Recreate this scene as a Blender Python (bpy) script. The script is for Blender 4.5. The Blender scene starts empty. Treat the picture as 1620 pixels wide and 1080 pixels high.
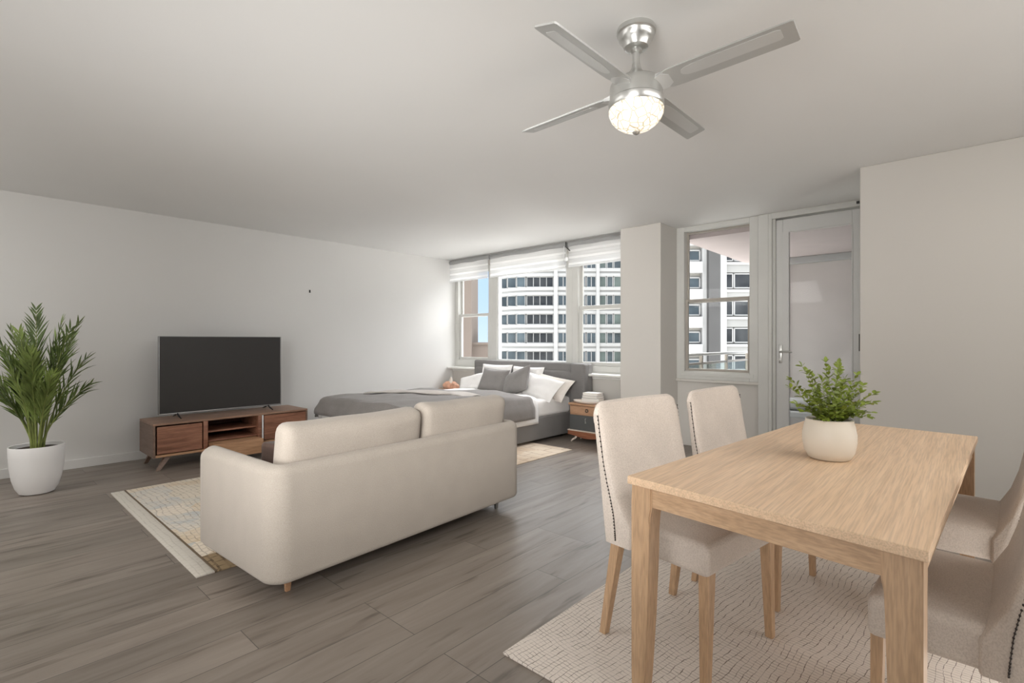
import bpy, bmesh, math, random
from mathutils import Vector, Matrix, Euler, noise as mnoise
R = math.radians
random.seed(7)
COL = bpy.context.scene.collection
YAW = math.atan(720/796); S = math.sin(YAW); C = math.cos(YAW)
H = 2.5

# ------------------------------------------------------------------ materials
def new_mat(name):
    m = bpy.data.materials.new(name); m.use_nodes = True
    nt = m.node_tree
    return m, nt, nt.nodes['Principled BSDF']

def N(nt, typ, **kw):
    n = nt.nodes.new(typ)
    for k, v in kw.items():
        if k in n.inputs: n.inputs[k].default_value = v
        else: setattr(n, k, v)
    return n

def L(nt, a, b): nt.links.new(a, b)

def ramp(nt, fac, stops):
    r = nt.nodes.new('ShaderNodeValToRGB')
    el = r.color_ramp.elements
    el[0].position, el[0].color = stops[0][0], (*stops[0][1], 1)
    el[1].position, el[1].color = stops[-1][0], (*stops[-1][1], 1)
    for p, c in stops[1:-1]:
        e = el.new(p); e.color = (*c, 1)
    L(nt, fac, r.inputs['Fac'])
    return r

def coords(nt, scale=(1, 1, 1), rot=(0, 0, 0)):
    t = nt.nodes.new('ShaderNodeTexCoord'); mp = nt.nodes.new('ShaderNodeMapping')
    mp.inputs['Scale'].default_value = scale; mp.inputs['Rotation'].default_value = rot
    L(nt, t.outputs['Object'], mp.inputs['Vector'])
    return mp.outputs['Vector']

def bump(nt, b, h, strength, dist=.002):
    n = N(nt, 'ShaderNodeBump', Strength=strength, Distance=dist)
    L(nt, h, n.inputs['Height']); L(nt, n.outputs['Normal'], b.inputs['Normal'])

def mixc(nt, fac, a, b, blend='MIX'):
    n = nt.nodes.new('ShaderNodeMix'); n.data_type = 'RGBA'; n.blend_type = blend
    for s, v in ((0, fac), (6, a), (7, b)):
        if hasattr(v, 'links'): L(nt, v, n.inputs[s])
        elif s == 0: n.inputs[0].default_value = v
        else: n.inputs[s].default_value = (*v, 1)
    return n.outputs[2]

def plain(name, col, rough=.5, metal=0., var=.06, scale=4., bstr=0., bscale=200., spec=.5, **kw):
    m, nt, b = new_mat(name)
    v = coords(nt)
    n = N(nt, 'ShaderNodeTexNoise', Scale=scale, Detail=3.); L(nt, v, n.inputs['Vector'])
    r = ramp(nt, n.outputs['Fac'], [(.3, tuple(c*(1-var) for c in col)), (.7, tuple(min(1, c*(1+var)) for c in col))])
    L(nt, r.outputs['Color'], b.inputs['Base Color'])
    b.inputs['Roughness'].default_value = rough; b.inputs['Metallic'].default_value = metal
    b.inputs['Specular IOR Level'].default_value = spec
    for k, q in kw.items(): b.inputs[k].default_value = q
    if bstr:
        n2 = N(nt, 'ShaderNodeTexNoise', Scale=bscale, Detail=2.); L(nt, v, n2.inputs['Vector'])
        bump(nt, b, n2.outputs['Fac'], bstr)
    return m

def fabric(name, col, weave=260., bstr=.35, var=.05, rough=.95, sheen=.15):
    m, nt, b = new_mat(name)
    v = coords(nt)
    n = N(nt, 'ShaderNodeTexNoise', Scale=7., Detail=3.); L(nt, v, n.inputs['Vector'])
    w = N(nt, 'ShaderNodeTexNoise', Scale=weave, Detail=1.); L(nt, v, w.inputs['Vector'])
    r = ramp(nt, n.outputs['Fac'], [(.3, tuple(c*(1-var) for c in col)), (.7, tuple(min(1, c*(1+var)) for c in col))])
    r2 = ramp(nt, w.outputs['Fac'], [(.3, (.84, .83, .82)), (.62, (1, 1, 1))])
    L(nt, mixc(nt, 1., r.outputs['Color'], r2.outputs['Color'], 'MULTIPLY'), b.inputs['Base Color'])
    b.inputs['Roughness'].default_value = rough
    b.inputs['Specular IOR Level'].default_value = .15
    b.inputs['Sheen Weight'].default_value = sheen
    bump(nt, b, w.outputs['Fac'], bstr)
    return m

def wood(name, dark, mid, light, axis='Y', scale=1., rough=.45, grain=1., long=1.2, dist=.6):
    m, nt, b = new_mat(name)
    st = {'X': (long, 14, 14), 'Y': (14, long, 14), 'Z': (14, 14, long)}[axis]
    v = coords(nt, tuple(s*scale for s in st))
    n = N(nt, 'ShaderNodeTexNoise', Scale=2.2, Detail=6., Roughness=.6, Distortion=dist); L(nt, v, n.inputs['Vector'])
    v2 = coords(nt, tuple(s*scale*6 for s in st))
    f = N(nt, 'ShaderNodeTexNoise', Scale=2., Detail=2.); L(nt, v2, f.inputs['Vector'])
    r = ramp(nt, n.outputs['Fac'], [(.28, dark), (.5, mid), (.72, light)])
    r2 = ramp(nt, f.outputs['Fac'], [(.35, (1-.2*grain,)*3), (.6, (1, 1, 1))])
    L(nt, mixc(nt, 1., r.outputs['Color'], r2.outputs['Color'], 'MULTIPLY'), b.inputs['Base Color'])
    b.inputs['Roughness'].default_value = rough
    bump(nt, b, f.outputs['Fac'], .12, .001)
    return m

def glass_mat(name, tint=(1, 1, 1), refl=.06):
    m, nt, b = new_mat(name)
    nt.nodes.remove(b)
    out = nt.nodes['Material Output']
    t = N(nt, 'ShaderNodeBsdfTransparent'); t.inputs[0].default_value = (*tint, 1)
    g = N(nt, 'ShaderNodeBsdfGlossy', Roughness=.02)
    lw = N(nt, 'ShaderNodeLayerWeight', Blend=.15)
    mt = N(nt, 'ShaderNodeMath', operation='MULTIPLY_ADD'); L(nt, lw.outputs['Fresnel'], mt.inputs[0])
    mt.inputs[1].default_value = .3; mt.inputs[2].default_value = refl*.12
    mx = N(nt, 'ShaderNodeMixShader'); L(nt, mt.outputs[0], mx.inputs[0]); L(nt, t.outputs[0], mx.inputs[1]); L(nt, g.outputs[0], mx.inputs[2])
    L(nt, mx.outputs[0], out.inputs['Surface'])
    return m

def floor_mat():
    m, nt, b = new_mat('plank_floor')
    t = N(nt, 'ShaderNodeTexCoord'); sp = N(nt, 'ShaderNodeSeparateXYZ'); L(nt, t.outputs['Object'], sp.inputs[0])
    cb = N(nt, 'ShaderNodeCombineXYZ'); L(nt, sp.outputs['Y'], cb.inputs['X']); L(nt, sp.outputs['X'], cb.inputs['Y'])
    br = N(nt, 'ShaderNodeTexBrick', Scale=1.); L(nt, cb.outputs[0], br.inputs['Vector'])
    br.inputs['Brick Width'].default_value = 1.25; br.inputs['Row Height'].default_value = .185
    br.inputs['Mortar Size'].default_value = .0016; br.inputs['Mortar Smooth'].default_value = .2
    br.inputs['Color1'].default_value = (0, 0, 0, 1); br.inputs['Color2'].default_value = (1, 1, 1, 1)
    br.inputs['Mortar'].default_value = (.5, .5, .5, 1)
    br.offset = .37; br.offset_frequency = 3
    # shift the grain per plank
    ad = N(nt, 'ShaderNodeVectorMath', operation='MULTIPLY_ADD'); L(nt, br.outputs['Color'], ad.inputs[0])
    ad.inputs[1].default_value = (3., 7., 5.); L(nt, t.outputs['Object'], ad.inputs[2])
    mp = N(nt, 'ShaderNodeMapping'); mp.inputs['Scale'].default_value = (9, .9, 1); L(nt, ad.outputs[0], mp.inputs[0])
    g = N(nt, 'ShaderNodeTexNoise', Scale=1.3, Detail=7., Roughness=.62, Distortion=.8); L(nt, mp.outputs[0], g.inputs['Vector'])
    r = ramp(nt, g.outputs['Fac'], [(.26, (.135, .112, .094)), (.42, (.225, .192, .165)), (.6, (.265, .23, .20)), (.78, (.31, .272, .238))])
    mp2 = N(nt, 'ShaderNodeMapping'); mp2.inputs['Scale'].default_value = (16, 2.0, 1); L(nt, ad.outputs[0], mp2.inputs[0])
    k = N(nt, 'ShaderNodeTexNoise', Scale=1.1, Detail=3., Roughness=.5); L(nt, mp2.outputs[0], k.inputs['Vector'])
    kr = ramp(nt, k.outputs['Fac'], [(.27, (.45, .42, .40)), (.40, (1, 1, 1))])
    c1 = mixc(nt, 1., r.outputs['Color'], kr.outputs['Color'], 'MULTIPLY')
    pr = ramp(nt, br.outputs['Color'], [(0, (.86, .85, .83)), (1, (1.1, 1.08, 1.06))])
    c2 = mixc(nt, 1., c1, pr.outputs['Color'], 'MULTIPLY')
    c3 = mixc(nt, br.outputs['Fac'], c2, (.075, .065, .058))
    L(nt, c3, b.inputs['Base Color'])
    rr = N(nt, 'ShaderNodeMapRange'); L(nt, g.outputs['Fac'], rr.inputs[0]); rr.inputs[3].default_value = .46; rr.inputs[4].default_value = .33
    L(nt, rr.outputs[0], b.inputs['Roughness'])
    b.inputs['Specular IOR Level'].default_value = .5
    bump(nt, b, br.outputs['Fac'], -.3, .001)
    return m

def grid_rug(name, base, line, cell, warp=.02, blocks=None, amt=.8, morts=.07):
    m, nt, b = new_mat(name)
    t = N(nt, 'ShaderNodeTexCoord')
    nz = N(nt, 'ShaderNodeTexNoise', Scale=3.2, Detail=3.); L(nt, t.outputs['Object'], nz.inputs['Vector'])
    ad = N(nt, 'ShaderNodeVectorMath', operation='MULTIPLY_ADD'); L(nt, nz.outputs['Color'], ad.inputs[0])
    ad.inputs[1].default_value = (warp,)*3; L(nt, t.outputs['Object'], ad.inputs[2])
    br = N(nt, 'ShaderNodeTexBrick', Scale=1.); L(nt, ad.outputs[0], br.inputs['Vector'])
    br.inputs['Brick Width'].default_value = cell*1.5; br.inputs['Row Height'].default_value = cell
    br.inputs['Mortar Size'].default_value = cell*morts; br.inputs['Mortar Smooth'].default_value = .35
    br.inputs['Color1'].default_value = (.93, .93, .93, 1); br.inputs['Color2'].default_value = (1.05, 1.05, 1.05, 1)
    n2 = N(nt, 'ShaderNodeTexNoise', Scale=14., Detail=4., Roughness=.7); L(nt, t.outputs['Object'], n2.inputs['Vector'])
    lr = N(nt, 'ShaderNodeMapRange'); L(nt, n2.outputs['Fac'], lr.inputs[0])
    lr.inputs[1].default_value = .36; lr.inputs[2].default_value = .62; lr.inputs[3].default_value = .15*amt; lr.inputs[4].default_value = amt
    mu = N(nt, 'ShaderNodeMath', operation='MULTIPLY'); L(nt, br.outputs['Fac'], mu.inputs[0]); L(nt, lr.outputs[0], mu.inputs[1])
    if blocks:
        bk = N(nt, 'ShaderNodeTexVoronoi', Scale=4.6, distance='CHEBYCHEV'); bk.inputs['Randomness'].default_value = .75
        L(nt, ad.outputs[0], bk.inputs['Vector'])
        sp = N(nt, 'ShaderNodeSeparateColor'); L(nt, bk.outputs['Color'], sp.inputs[0])
        rb = ramp(nt, sp.outputs[0], blocks); rb.color_ramp.interpolation = 'LINEAR'
        n3 = N(nt, 'ShaderNodeTexNoise', Scale=9., Detail=5., Roughness=.7); L(nt, t.outputs['Object'], n3.inputs['Vector'])
        mr = N(nt, 'ShaderNodeMapRange'); L(nt, n3.outputs['Fac'], mr.inputs[0]); mr.inputs[1].default_value = .35; mr.inputs[2].default_value = .65
        mr.inputs[3].default_value = .15; mr.inputs[4].default_value = .85
        base = mixc(nt, mr.outputs[0], base, rb.outputs['Color'])
    c = mixc(nt, mu.outputs[0], base, line)
    mb = mixc(nt, 1., c, br.outputs['Color'], 'MULTIPLY') if False else c
    L(nt, mb, b.inputs['Base Color'])
    b.inputs['Roughness'].default_value = .97; b.inputs['Specular IOR Level'].default_value = .1
    w = N(nt, 'ShaderNodeTexNoise', Scale=300.); L(nt, t.outputs['Object'], w.inputs['Vector'])
    bump(nt, b, w.outputs['Fac'], .4)
    return m

def crosshatch_rug(name, base, line):
    m, nt, b = new_mat(name)
    t = N(nt, 'ShaderNodeTexCoord')
    n0 = N(nt, 'ShaderNodeTexNoise', Scale=2.6, Detail=2.); L(nt, t.outputs['Object'], n0.inputs['Vector'])
    a0 = N(nt, 'ShaderNodeVectorMath', operation='MULTIPLY_ADD'); L(nt, n0.outputs['Color'], a0.inputs[0]); a0.inputs[1].default_value = (.11, .11, .11); L(nt, t.outputs['Object'], a0.inputs[2])
    n1 = N(nt, 'ShaderNodeTexNoise', Scale=24., Detail=2.); L(nt, t.outputs['Object'], n1.inputs['Vector'])
    a1 = N(nt, 'ShaderNodeVectorMath', operation='MULTIPLY_ADD'); L(nt, n1.outputs['Color'], a1.inputs[0]); a1.inputs[1].default_value = (.012, .012, .012); L(nt, a0.outputs[0], a1.inputs[2])
    outs = []
    for k, (ang, sc_) in enumerate(((R(8), 1/.017), (R(97), 1/.024))):
        mp = N(nt, 'ShaderNodeMapping'); mp.inputs['Rotation'].default_value = (0, 0, ang); L(nt, a1.outputs[0], mp.inputs[0])
        sp = N(nt, 'ShaderNodeSeparateXYZ'); L(nt, mp.outputs[0], sp.inputs[0])
        mu = N(nt, 'ShaderNodeMath', operation='MULTIPLY'); L(nt, sp.outputs['Y'], mu.inputs[0]); mu.inputs[1].default_value = sc_
        fr_ = N(nt, 'ShaderNodeMath', operation='PINGPONG'); L(nt, mu.outputs[0], fr_.inputs[0]); fr_.inputs[1].default_value = .5
        nn = N(nt, 'ShaderNodeTexNoise', Scale=16.+9*k, Detail=3., Roughness=.7); L(nt, t.outputs['Object'], nn.inputs['Vector'])
        th = N(nt, 'ShaderNodeMapRange'); L(nt, nn.outputs['Fac'], th.inputs[0]); th.inputs[1].default_value = .38; th.inputs[2].default_value = .66; th.inputs[3].default_value = .03; th.inputs[4].default_value = .085
        df = N(nt, 'ShaderNodeMath', operation='SUBTRACT'); L(nt, th.outputs[0], df.inputs[0]); L(nt, fr_.outputs[0], df.inputs[1])
        ml = N(nt, 'ShaderNodeMath', operation='MULTIPLY'); L(nt, df.outputs[0], ml.inputs[0]); ml.inputs[1].default_value = 22.; ml.use_clamp = True
        outs.append(ml.outputs[0])
    mx = N(nt, 'ShaderNodeMath', operation='MAXIMUM'); L(nt, outs[0], mx.inputs[0]); L(nt, outs[1], mx.inputs[1])
    m8 = N(nt, 'ShaderNodeMath', operation='MULTIPLY'); L(nt, mx.outputs[0], m8.inputs[0]); m8.inputs[1].default_value = .88
    rb = ramp(nt, n0.outputs['Fac'], [(.35, tuple(c*.95 for c in base)), (.65, base)])
    L(nt, mixc(nt, m8.outputs[0], rb.outputs['Color'], line), b.inputs['Base Color'])
    b.inputs['Roughness'].default_value = .97; b.inputs['Specular IOR Level'].default_value = .1
    w = N(nt, 'ShaderNodeTexNoise', Scale=260.); L(nt, t.outputs['Object'], w.inputs['Vector']); bump(nt, b, w.outputs['Fac'], .4)
    return m

def crystal_mat():
    m, nt, b = new_mat('crystal_shade')
    v = coords(nt, (1, 1, .85))
    vo = N(nt, 'ShaderNodeTexVoronoi', Scale=30., feature='DISTANCE_TO_EDGE'); L(nt, v, vo.inputs['Vector'])
    r = ramp(nt, vo.outputs['Distance'], [(.0, (.30, .24, .16)), (.07, (1.0, .86, .66)), (.2, (1, .95, .85))])
    L(nt, r.outputs['Color'], b.inputs['Base Color']); L(nt, r.outputs['Color'], b.inputs['Emission Color'])
    b.inputs['Emission Strength'].default_value = .34; b.inputs['Roughness'].default_value = .1
    bump(nt, b, vo.outputs['Distance'], .6, .01)
    return m

def shade_mat():
    m, nt, b = new_mat('banded_sheer_fabric')
    t = N(nt, 'ShaderNodeTexCoord'); sp = N(nt, 'ShaderNodeSeparateXYZ'); L(nt, t.outputs['Object'], sp.inputs[0])
    a = N(nt, 'ShaderNodeMath', operation='MULTIPLY'); L(nt, sp.outputs['Z'], a.inputs[0]); a.inputs[1].default_value = 2*math.pi/.085
    s = N(nt, 'ShaderNodeMath', operation='SINE'); L(nt, a.outputs[0], s.inputs[0])
    r = ramp(nt, s.outputs[0], [(.35, (.70, .70, .69)), (.6, (.90, .90, .89))])
    L(nt, r.outputs['Color'], b.inputs['Base Color']); b.inputs['Roughness'].default_value = .9
    b.inputs['Transmission Weight'].default_value = 0.
    tr = N(nt, 'ShaderNodeBsdfTranslucent'); tr.inputs[0].default_value = (.95, .95, .95, 1)
    tp = N(nt, 'ShaderNodeBsdfTransparent')
    m1 = N(nt, 'ShaderNodeMixShader'); m1.inputs[0].default_value = .5; L(nt, b.outputs[0], m1.inputs[1]); L(nt, tr.outputs[0], m1.inputs[2])
    r3 = ramp(nt, s.outputs[0], [(.35, (.22,)*3), (.6, (.04,)*3)])
    m2 = N(nt, 'ShaderNodeMixShader'); L(nt, r3.outputs['Color'], m2.inputs[0]); L(nt, m1.outputs[0], m2.inputs[1]); L(nt, tp.outputs[0], m2.inputs[2])
    L(nt, m2.outputs[0], nt.nodes['Material Output'].inputs['Surface'])
    return m

M = {}
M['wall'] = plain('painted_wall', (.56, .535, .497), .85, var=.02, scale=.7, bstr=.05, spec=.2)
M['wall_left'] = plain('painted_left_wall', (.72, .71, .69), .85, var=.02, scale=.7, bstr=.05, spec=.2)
M['ceiling'] = plain('painted_ceiling', (.80, .795, .78), .8, var=.02, scale=.6, bstr=.04, spec=.2)
M['trim'] = plain('white_trim', (.72, .71, .68), .45, var=.02)
M['frame'] = plain('window_frame_paint', (.56, .555, .525), .4, var=.03)
M['frame_dark'] = plain('bronze_rail', (.34, .31, .27), .4, var=.05)
M['frame_white'] = plain('white_vinyl', (.78, .79, .79), .4, var=.02)
M['door'] = plain('door_paint', (.60, .595, .575), .38, var=.02)
M['floor'] = floor_mat()
M['glass'] = glass_mat('window_glass')
M['railglass'] = glass_mat('railing_glass', (.82, .86, .84), .1)
M['sofa'] = fabric('oatmeal_fabric', (.43, .385, .335), 330., .25, .03)
M['sofa_c'] = fabric('oatmeal_cushion_fabric', (.45, .40, .348), 330., .25, .03)
M['chair'] = fabric('beige_linen', (.64, .565, .50), 210., .7, .05)
M['nail'] = plain('dark_nailhead', (.05, .04, .035), .35, .6)
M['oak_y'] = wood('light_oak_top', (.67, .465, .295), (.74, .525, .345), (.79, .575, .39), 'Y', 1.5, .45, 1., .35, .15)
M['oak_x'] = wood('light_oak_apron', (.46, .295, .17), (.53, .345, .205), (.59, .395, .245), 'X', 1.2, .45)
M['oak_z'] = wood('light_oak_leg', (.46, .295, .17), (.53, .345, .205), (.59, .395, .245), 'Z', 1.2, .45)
M['walnut'] = wood('walnut_front', (.165, .066, .038), (.30, .135, .082), (.41, .20, .125), 'Y', .9, .4)
M['walnut_side'] = wood('walnut_side', (.15, .095, .068), (.21, .135, .10), (.26, .175, .13), 'X', .9, .45)
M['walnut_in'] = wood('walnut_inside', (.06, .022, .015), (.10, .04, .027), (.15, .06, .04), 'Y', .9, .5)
M['walnut_light'] = wood('light_walnut', (.34, .18, .09), (.47, .265, .145), (.56, .33, .19), 'Y', .9, .42)
M['walnut_top'] = wood('walnut_top', (.24, .135, .088), (.315, .19, .13), (.38, .245, .175), 'Y', .9, .4)
M['redwood'] = wood('reddish_wood', (.18, .06, .03), (.27, .10, .05), (.34, .14, .075), 'X', 1.5, .35)
M['stand_wood'] = wood('tan_wood', (.36, .20, .115), (.45, .265, .16), (.52, .32, .2), 'X', 1.5, .4)
M['stand_grey'] = plain('slate_lacquer', (.085, .088, .088), .4)
M['bed'] = fabric('grey_upholstery', (.205, .197, .192), 300., .3, .05)
M['throw'] = fabric('taupe_throw', (.25, .232, .222), 180., .5, .06)
M['throw_lt'] = fabric('pale_taupe_fold', (.58, .535, .50), 180., .4, .06)
M['pillow_g'] = fabric('grey_pillow', (.25, .235, .228), 260., .4, .05)
M['linen'] = fabric('white_linen', (.88, .865, .85), 400., .12, .02)
M['linen_b'] = fabric('cream_linen', (.78, .73, .68), 400., .12, .03)
M['brown'] = fabric('dark_brown_fabric', (.085, .052, .04), 260., .4, .08)
M['leaf'] = plain('palm_leaf', (.165, .225, .055), .42, var=.45, scale=9.)
M['leaf2'] = plain('palm_leaf_dark', (.10, .15, .038), .45, var=.4, scale=9.)
M['stem'] = plain('palm_stem', (.22, .26, .07), .5, var=.3, scale=14.)
M['leaf3'] = plain('small_leaf', (.19, .245, .03), .45, var=.45, scale=25.)
M['soil'] = plain('dark_soil', (.045, .03, .022), .95, var=.5, scale=60., bstr=.8, bscale=90.)
M['pot'] = plain('matte_white_ceramic', (.86, .845, .83), .5, var=.015)
M['pot2'] = plain('cream_ceramic', (.72, .66, .57), .42, var=.03)
M['black'] = plain('black_plastic', (.012, .012, .012), .35)
M['screen'] = plain('tv_screen', (.037, .035, .034), .4, var=.02, spec=.4)
M['bezel'] = plain('silver_bezel', (.35, .35, .35), .35, .7)
M['nickel'] = plain('brushed_nickel', (.56, .56, .54), .30, .85, var=.03)
M['blade'] = plain('silver_blade', (.46, .46, .445), .34, .35, var=.03)
M['blade_lt'] = plain('pale_blade_inlay', (.56, .56, .545), .3, .3, var=.02)
M['steel'] = plain('steel', (.55, .55, .55), .3, .9)
M['crystal'] = crystal_mat()
M['shade'] = shade_mat()
M['tube'] = plain('grey_cassette', (.30, .30, .295), .45)
M['rug_live'] = grid_rug('patchwork_rug', (.74, .66, .55), (.25, .20, .15), .036, .11,
    [(0, (.62, .47, .29)), (.22, (.76, .69, .60)), (.4, (.46, .50, .52)), (.55, (.78, .70, .58)), (.72, (.60, .46, .30)), (.86, (.52, .54, .53)), (1, (.72, .63, .50))], .62, .10)
M['rug_border'] = grid_rug('rug_border_weave', (.66, .62, .55), (.36, .32, .27), .03, .06, None, .45, .1)
M['rug_line'] = plain('rug_dark_line', (.16, .115, .075), .95)
M['rug_tan'] = grid_rug('rug_tan_end', (.34, .25, .15), (.12, .085, .055), .05, .05, None, .9, .14)
M['rug_bed'] = grid_rug('peach_rug', (.74, .62, .49), (.38, .26, .18), .16, .1, [(0, (.74, .62, .5)), (.5, (.78, .68, .56)), (1, (.62, .47, .34))], .8, .05)
M['rug_dine'] = crosshatch_rug('cream_rug', (.80, .725, .655), (.13, .095, .075))
M['peach'] = plain('peach_stone', (.72, .40, .27), .6, var=.25, scale=14., bstr=.4, bscale=40.)
M['paper'] = plain('book_cover', (.66, .62, .58), .6, var=.05)
M['paper2'] = plain('book_cover_grey', (.42, .40, .38), .6, var=.05)
M['pages'] = plain('book_pages', (.78, .75, .70), .8, var=.05)
M['tray'] = plain('pale_tray', (.70, .60, .53), .45, var=.05)
M['taupe'] = plain('balcony_stucco', (.47, .435, .415), .9, var=.03)
M['soffit'] = plain('balcony_soffit', (.43, .375, .365), .9, var=.03)
M['conc'] = plain('concrete', (.45, .45, .44), .9, var=.06)
M['bwhite'] = plain('facade_white', (.34, .34, .333), .8, var=.04, scale=.3)
M['bspan'] = plain('facade_spandrel', (.25, .25, .24), .8, var=.05, scale=.4)
M['bcream'] = plain('facade_cream', (.34, .325, .295), .8, var=.04, scale=.4)
M['bpier'] = plain('facade_grey_pier', (.066, .065, .064), .85, var=.08, scale=.5)
M['btan'] = plain('facade_tan', (.135, .108, .09), .9, var=.06, scale=.4)
M['pane'] = plain('facade_pane_blue', (.055, .070, .078), .15, var=.55, scale=.25)
M['pane_d'] = plain('facade_pane_dark', (.030, .031, .031), .2, var=.7, scale=.5)
M['pane_g'] = plain('facade_pane_green', (.085, .108, .10), .25, var=.4, scale=.25)
M['cord'] = plain('clear_bead', (.85, .85, .85), .15)

# ------------------------------------------------------------------ mesh helpers
OFF = {}
def BM(): return bmesh.new()

def merge(bm, src):
    me = bpy.data.meshes.new('tmp'); src.to_mesh(me); src.free()
    bm.from_mesh(me); bpy.data.meshes.remove(me)

def box(bm, x0, x1, y0, y1, z0, z1, r=0., seg=2, mtx=None):
    t = bmesh.new()
    bmesh.ops.create_cube(t, size=1.)
    for v in t.verts:
        v.co = Vector(((v.co.x+.5)*(x1-x0)+x0, (v.co.y+.5)*(y1-y0)+y0, (v.co.z+.5)*(z1-z0)+z0))
    if r: bmesh.ops.bevel(t, geom=t.edges[:], offset=r, segments=seg, profile=.5, affect='EDGES', clamp_overlap=True)
    if mtx: t.transform(mtx)
    merge(bm, t); return bm

def hexa(bm, pts, r=0.):
    """8 corners: bottom ring of four then top ring of four"""
    t = bmesh.new(); vs = [t.verts.new(p) for p in pts]
    for f in ((3, 2, 1, 0), (4, 5, 6, 7), (0, 1, 5, 4), (1, 2, 6, 5), (2, 3, 7, 6), (3, 0, 4, 7)): t.faces.new([vs[i] for i in f])
    if r: bmesh.ops.bevel(t, geom=t.edges[:], offset=r, segments=2, profile=.5, affect='EDGES', clamp_overlap=True)
    merge(bm, t); return bm

def lathe(bm, prof, c=(0, 0, 0), seg=32, mtx=None):
    t = bmesh.new(); rings = []
    for r, z in prof:
        if r < 1e-5: rings.append([t.verts.new((0, 0, z))])
        else: rings.append([t.verts.new((r*math.cos(2*math.pi*i/seg), r*math.sin(2*math.pi*i/seg), z)) for i in range(seg)])
    for a, b in zip(rings, rings[1:]):
        for i in range(seg):
            j = (i+1) % seg
            if len(a) == 1 and len(b) == 1: continue
            if len(a) == 1: t.faces.new((a[0], b[j], b[i]))
            elif len(b) == 1: t.faces.new((a[i], a[j], b[0]))
            else: t.faces.new((a[i], a[j], b[j], b[i]))
    if mtx: t.transform(mtx)
    bmesh.ops.translate(t, verts=t.verts[:], vec=c)
    merge(bm, t); return bm

def tube(bm, pts, rad, seg=8, cap=True):
    pts = [Vector(p) for p in pts]; rad = rad if hasattr(rad, '__len__') else [rad]*len(pts)
    rings = []; up = Vector((0, 0, 1))
    for i, p in enumerate(pts):
        d = (pts[min(i+1, len(pts)-1)]-pts[max(i-1, 0)]).normalized()
        a = d.cross(up)
        if a.length < 1e-3: a = d.cross(Vector((1, 0, 0)))
        a.normalize(); b = d.cross(a)
        rings.append([bm.verts.new(p+(a*math.cos(2*math.pi*k/seg)+b*math.sin(2*math.pi*k/seg))*rad[i]) for k in range(seg)])
    for r0, r1 in zip(rings, rings[1:]):
        for k in range(seg): bm.faces.new((r0[k], r0[(k+1) % seg], r1[(k+1) % seg], r1[k]))
    if cap: bm.faces.new(rings[0][::-1]); bm.faces.new(rings[-1])
    return bm

def loft(bm, rings, cap=True, closed=True):
    rs = [[bm.verts.new(p) for p in r] for r in rings]; n = len(rs[0])
    for a, b in zip(rs, rs[1:]):
        for k in range(n if closed else n-1): bm.faces.new((a[k], a[(k+1) % n], b[(k+1) % n], b[k]))
    if cap and closed: bm.faces.new(rs[0][::-1]); bm.faces.new(rs[-1])
    return rs

def part(name, bm, mat, parent=None, smooth=True, label=None, mods=(), wn=False):
    off = OFF.get(parent.name, Vector()) if parent else Vector()
    if off.length: bmesh.ops.translate(bm, verts=bm.verts[:], vec=-off)
    bmesh.ops.recalc_face_normals(bm, faces=bm.faces[:])
    for f in bm.faces: f.smooth = smooth
    for e in bm.edges:
        if len(e.link_faces) == 2: e.smooth = e.calc_face_angle(0) < R(38)
    me = bpy.data.meshes.new(name); bm.to_mesh(me); bm.free()
    me.materials.append(M[mat] if isinstance(mat, str) else mat)
    o = bpy.data.objects.new(name, me); COL.objects.link(o)
    if parent: o.parent = parent; OFF[o.name] = off
    if label: o['label'] = label
    for m in mods:
        md = o.modifiers.new(m[0], m[0])
        for k, v in m[1].items(): setattr(md, k, v)
    if wn:
        md = o.modifiers.new('wn', 'WEIGHTED_NORMAL'); md.keep_sharp = True
    return o

def tag(o, label, cat, group=None, kind=None):
    if label: o['label'] = label
    if cat: o['category'] = cat
    if group: o['group'] = group
    if kind: o['kind'] = kind
    return o

def thing(name, label, cat, loc=(0, 0, 0), rz=0., group=None, world=False, kind=None):
    """Empty at the thing's base; world=True: its parts are written in room coordinates"""
    o = bpy.data.objects.new(name, None); COL.objects.link(o); o.empty_display_size = .1
    o.location = loc; o.rotation_euler = (0, 0, rz)
    OFF[o.name] = Vector(loc) if world else Vector()
    return tag(o, label, cat, group, kind)

def struct(name, bm, mat, smooth=False, wn=False):
    o = part(name, bm, mat, None, smooth, wn=wn); o['kind'] = 'structure'; return o

def children(o): return [c for c in bpy.data.objects if c.parent == o]
def copy_tree(o, parent=None):
    c = o.copy(); COL.objects.link(c); c.parent = parent
    for ch in children(o): copy_tree(ch, c)
    return c

# ------------------------------------------------------------------ the room
b = BM(); box(b, -6.4, 2.1, -2.2, 5.75, -.1, 0); struct('floor', b, 'floor')
b = BM(); box(b, -6.4, 2.1, -2.2, 5.75, H, H+.15); struct('ceiling', b, 'ceiling')
b = BM(); box(b, -6.4, -6.2, -2.2, 5.59, 0, H); struct('wall_left', b, 'wall_left')
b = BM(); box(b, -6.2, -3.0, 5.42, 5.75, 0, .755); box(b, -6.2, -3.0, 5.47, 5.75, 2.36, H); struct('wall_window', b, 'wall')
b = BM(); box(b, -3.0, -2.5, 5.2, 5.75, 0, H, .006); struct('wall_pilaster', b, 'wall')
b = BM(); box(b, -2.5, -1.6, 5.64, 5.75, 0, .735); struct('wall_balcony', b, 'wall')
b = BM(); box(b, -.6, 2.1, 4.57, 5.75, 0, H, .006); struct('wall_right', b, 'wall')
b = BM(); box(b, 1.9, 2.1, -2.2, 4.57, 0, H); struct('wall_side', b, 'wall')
b = BM(); box(b, -6.4, 2.1, -2.2, -2.0, 0, H); struct('wall_rear', b, 'wall')
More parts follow.
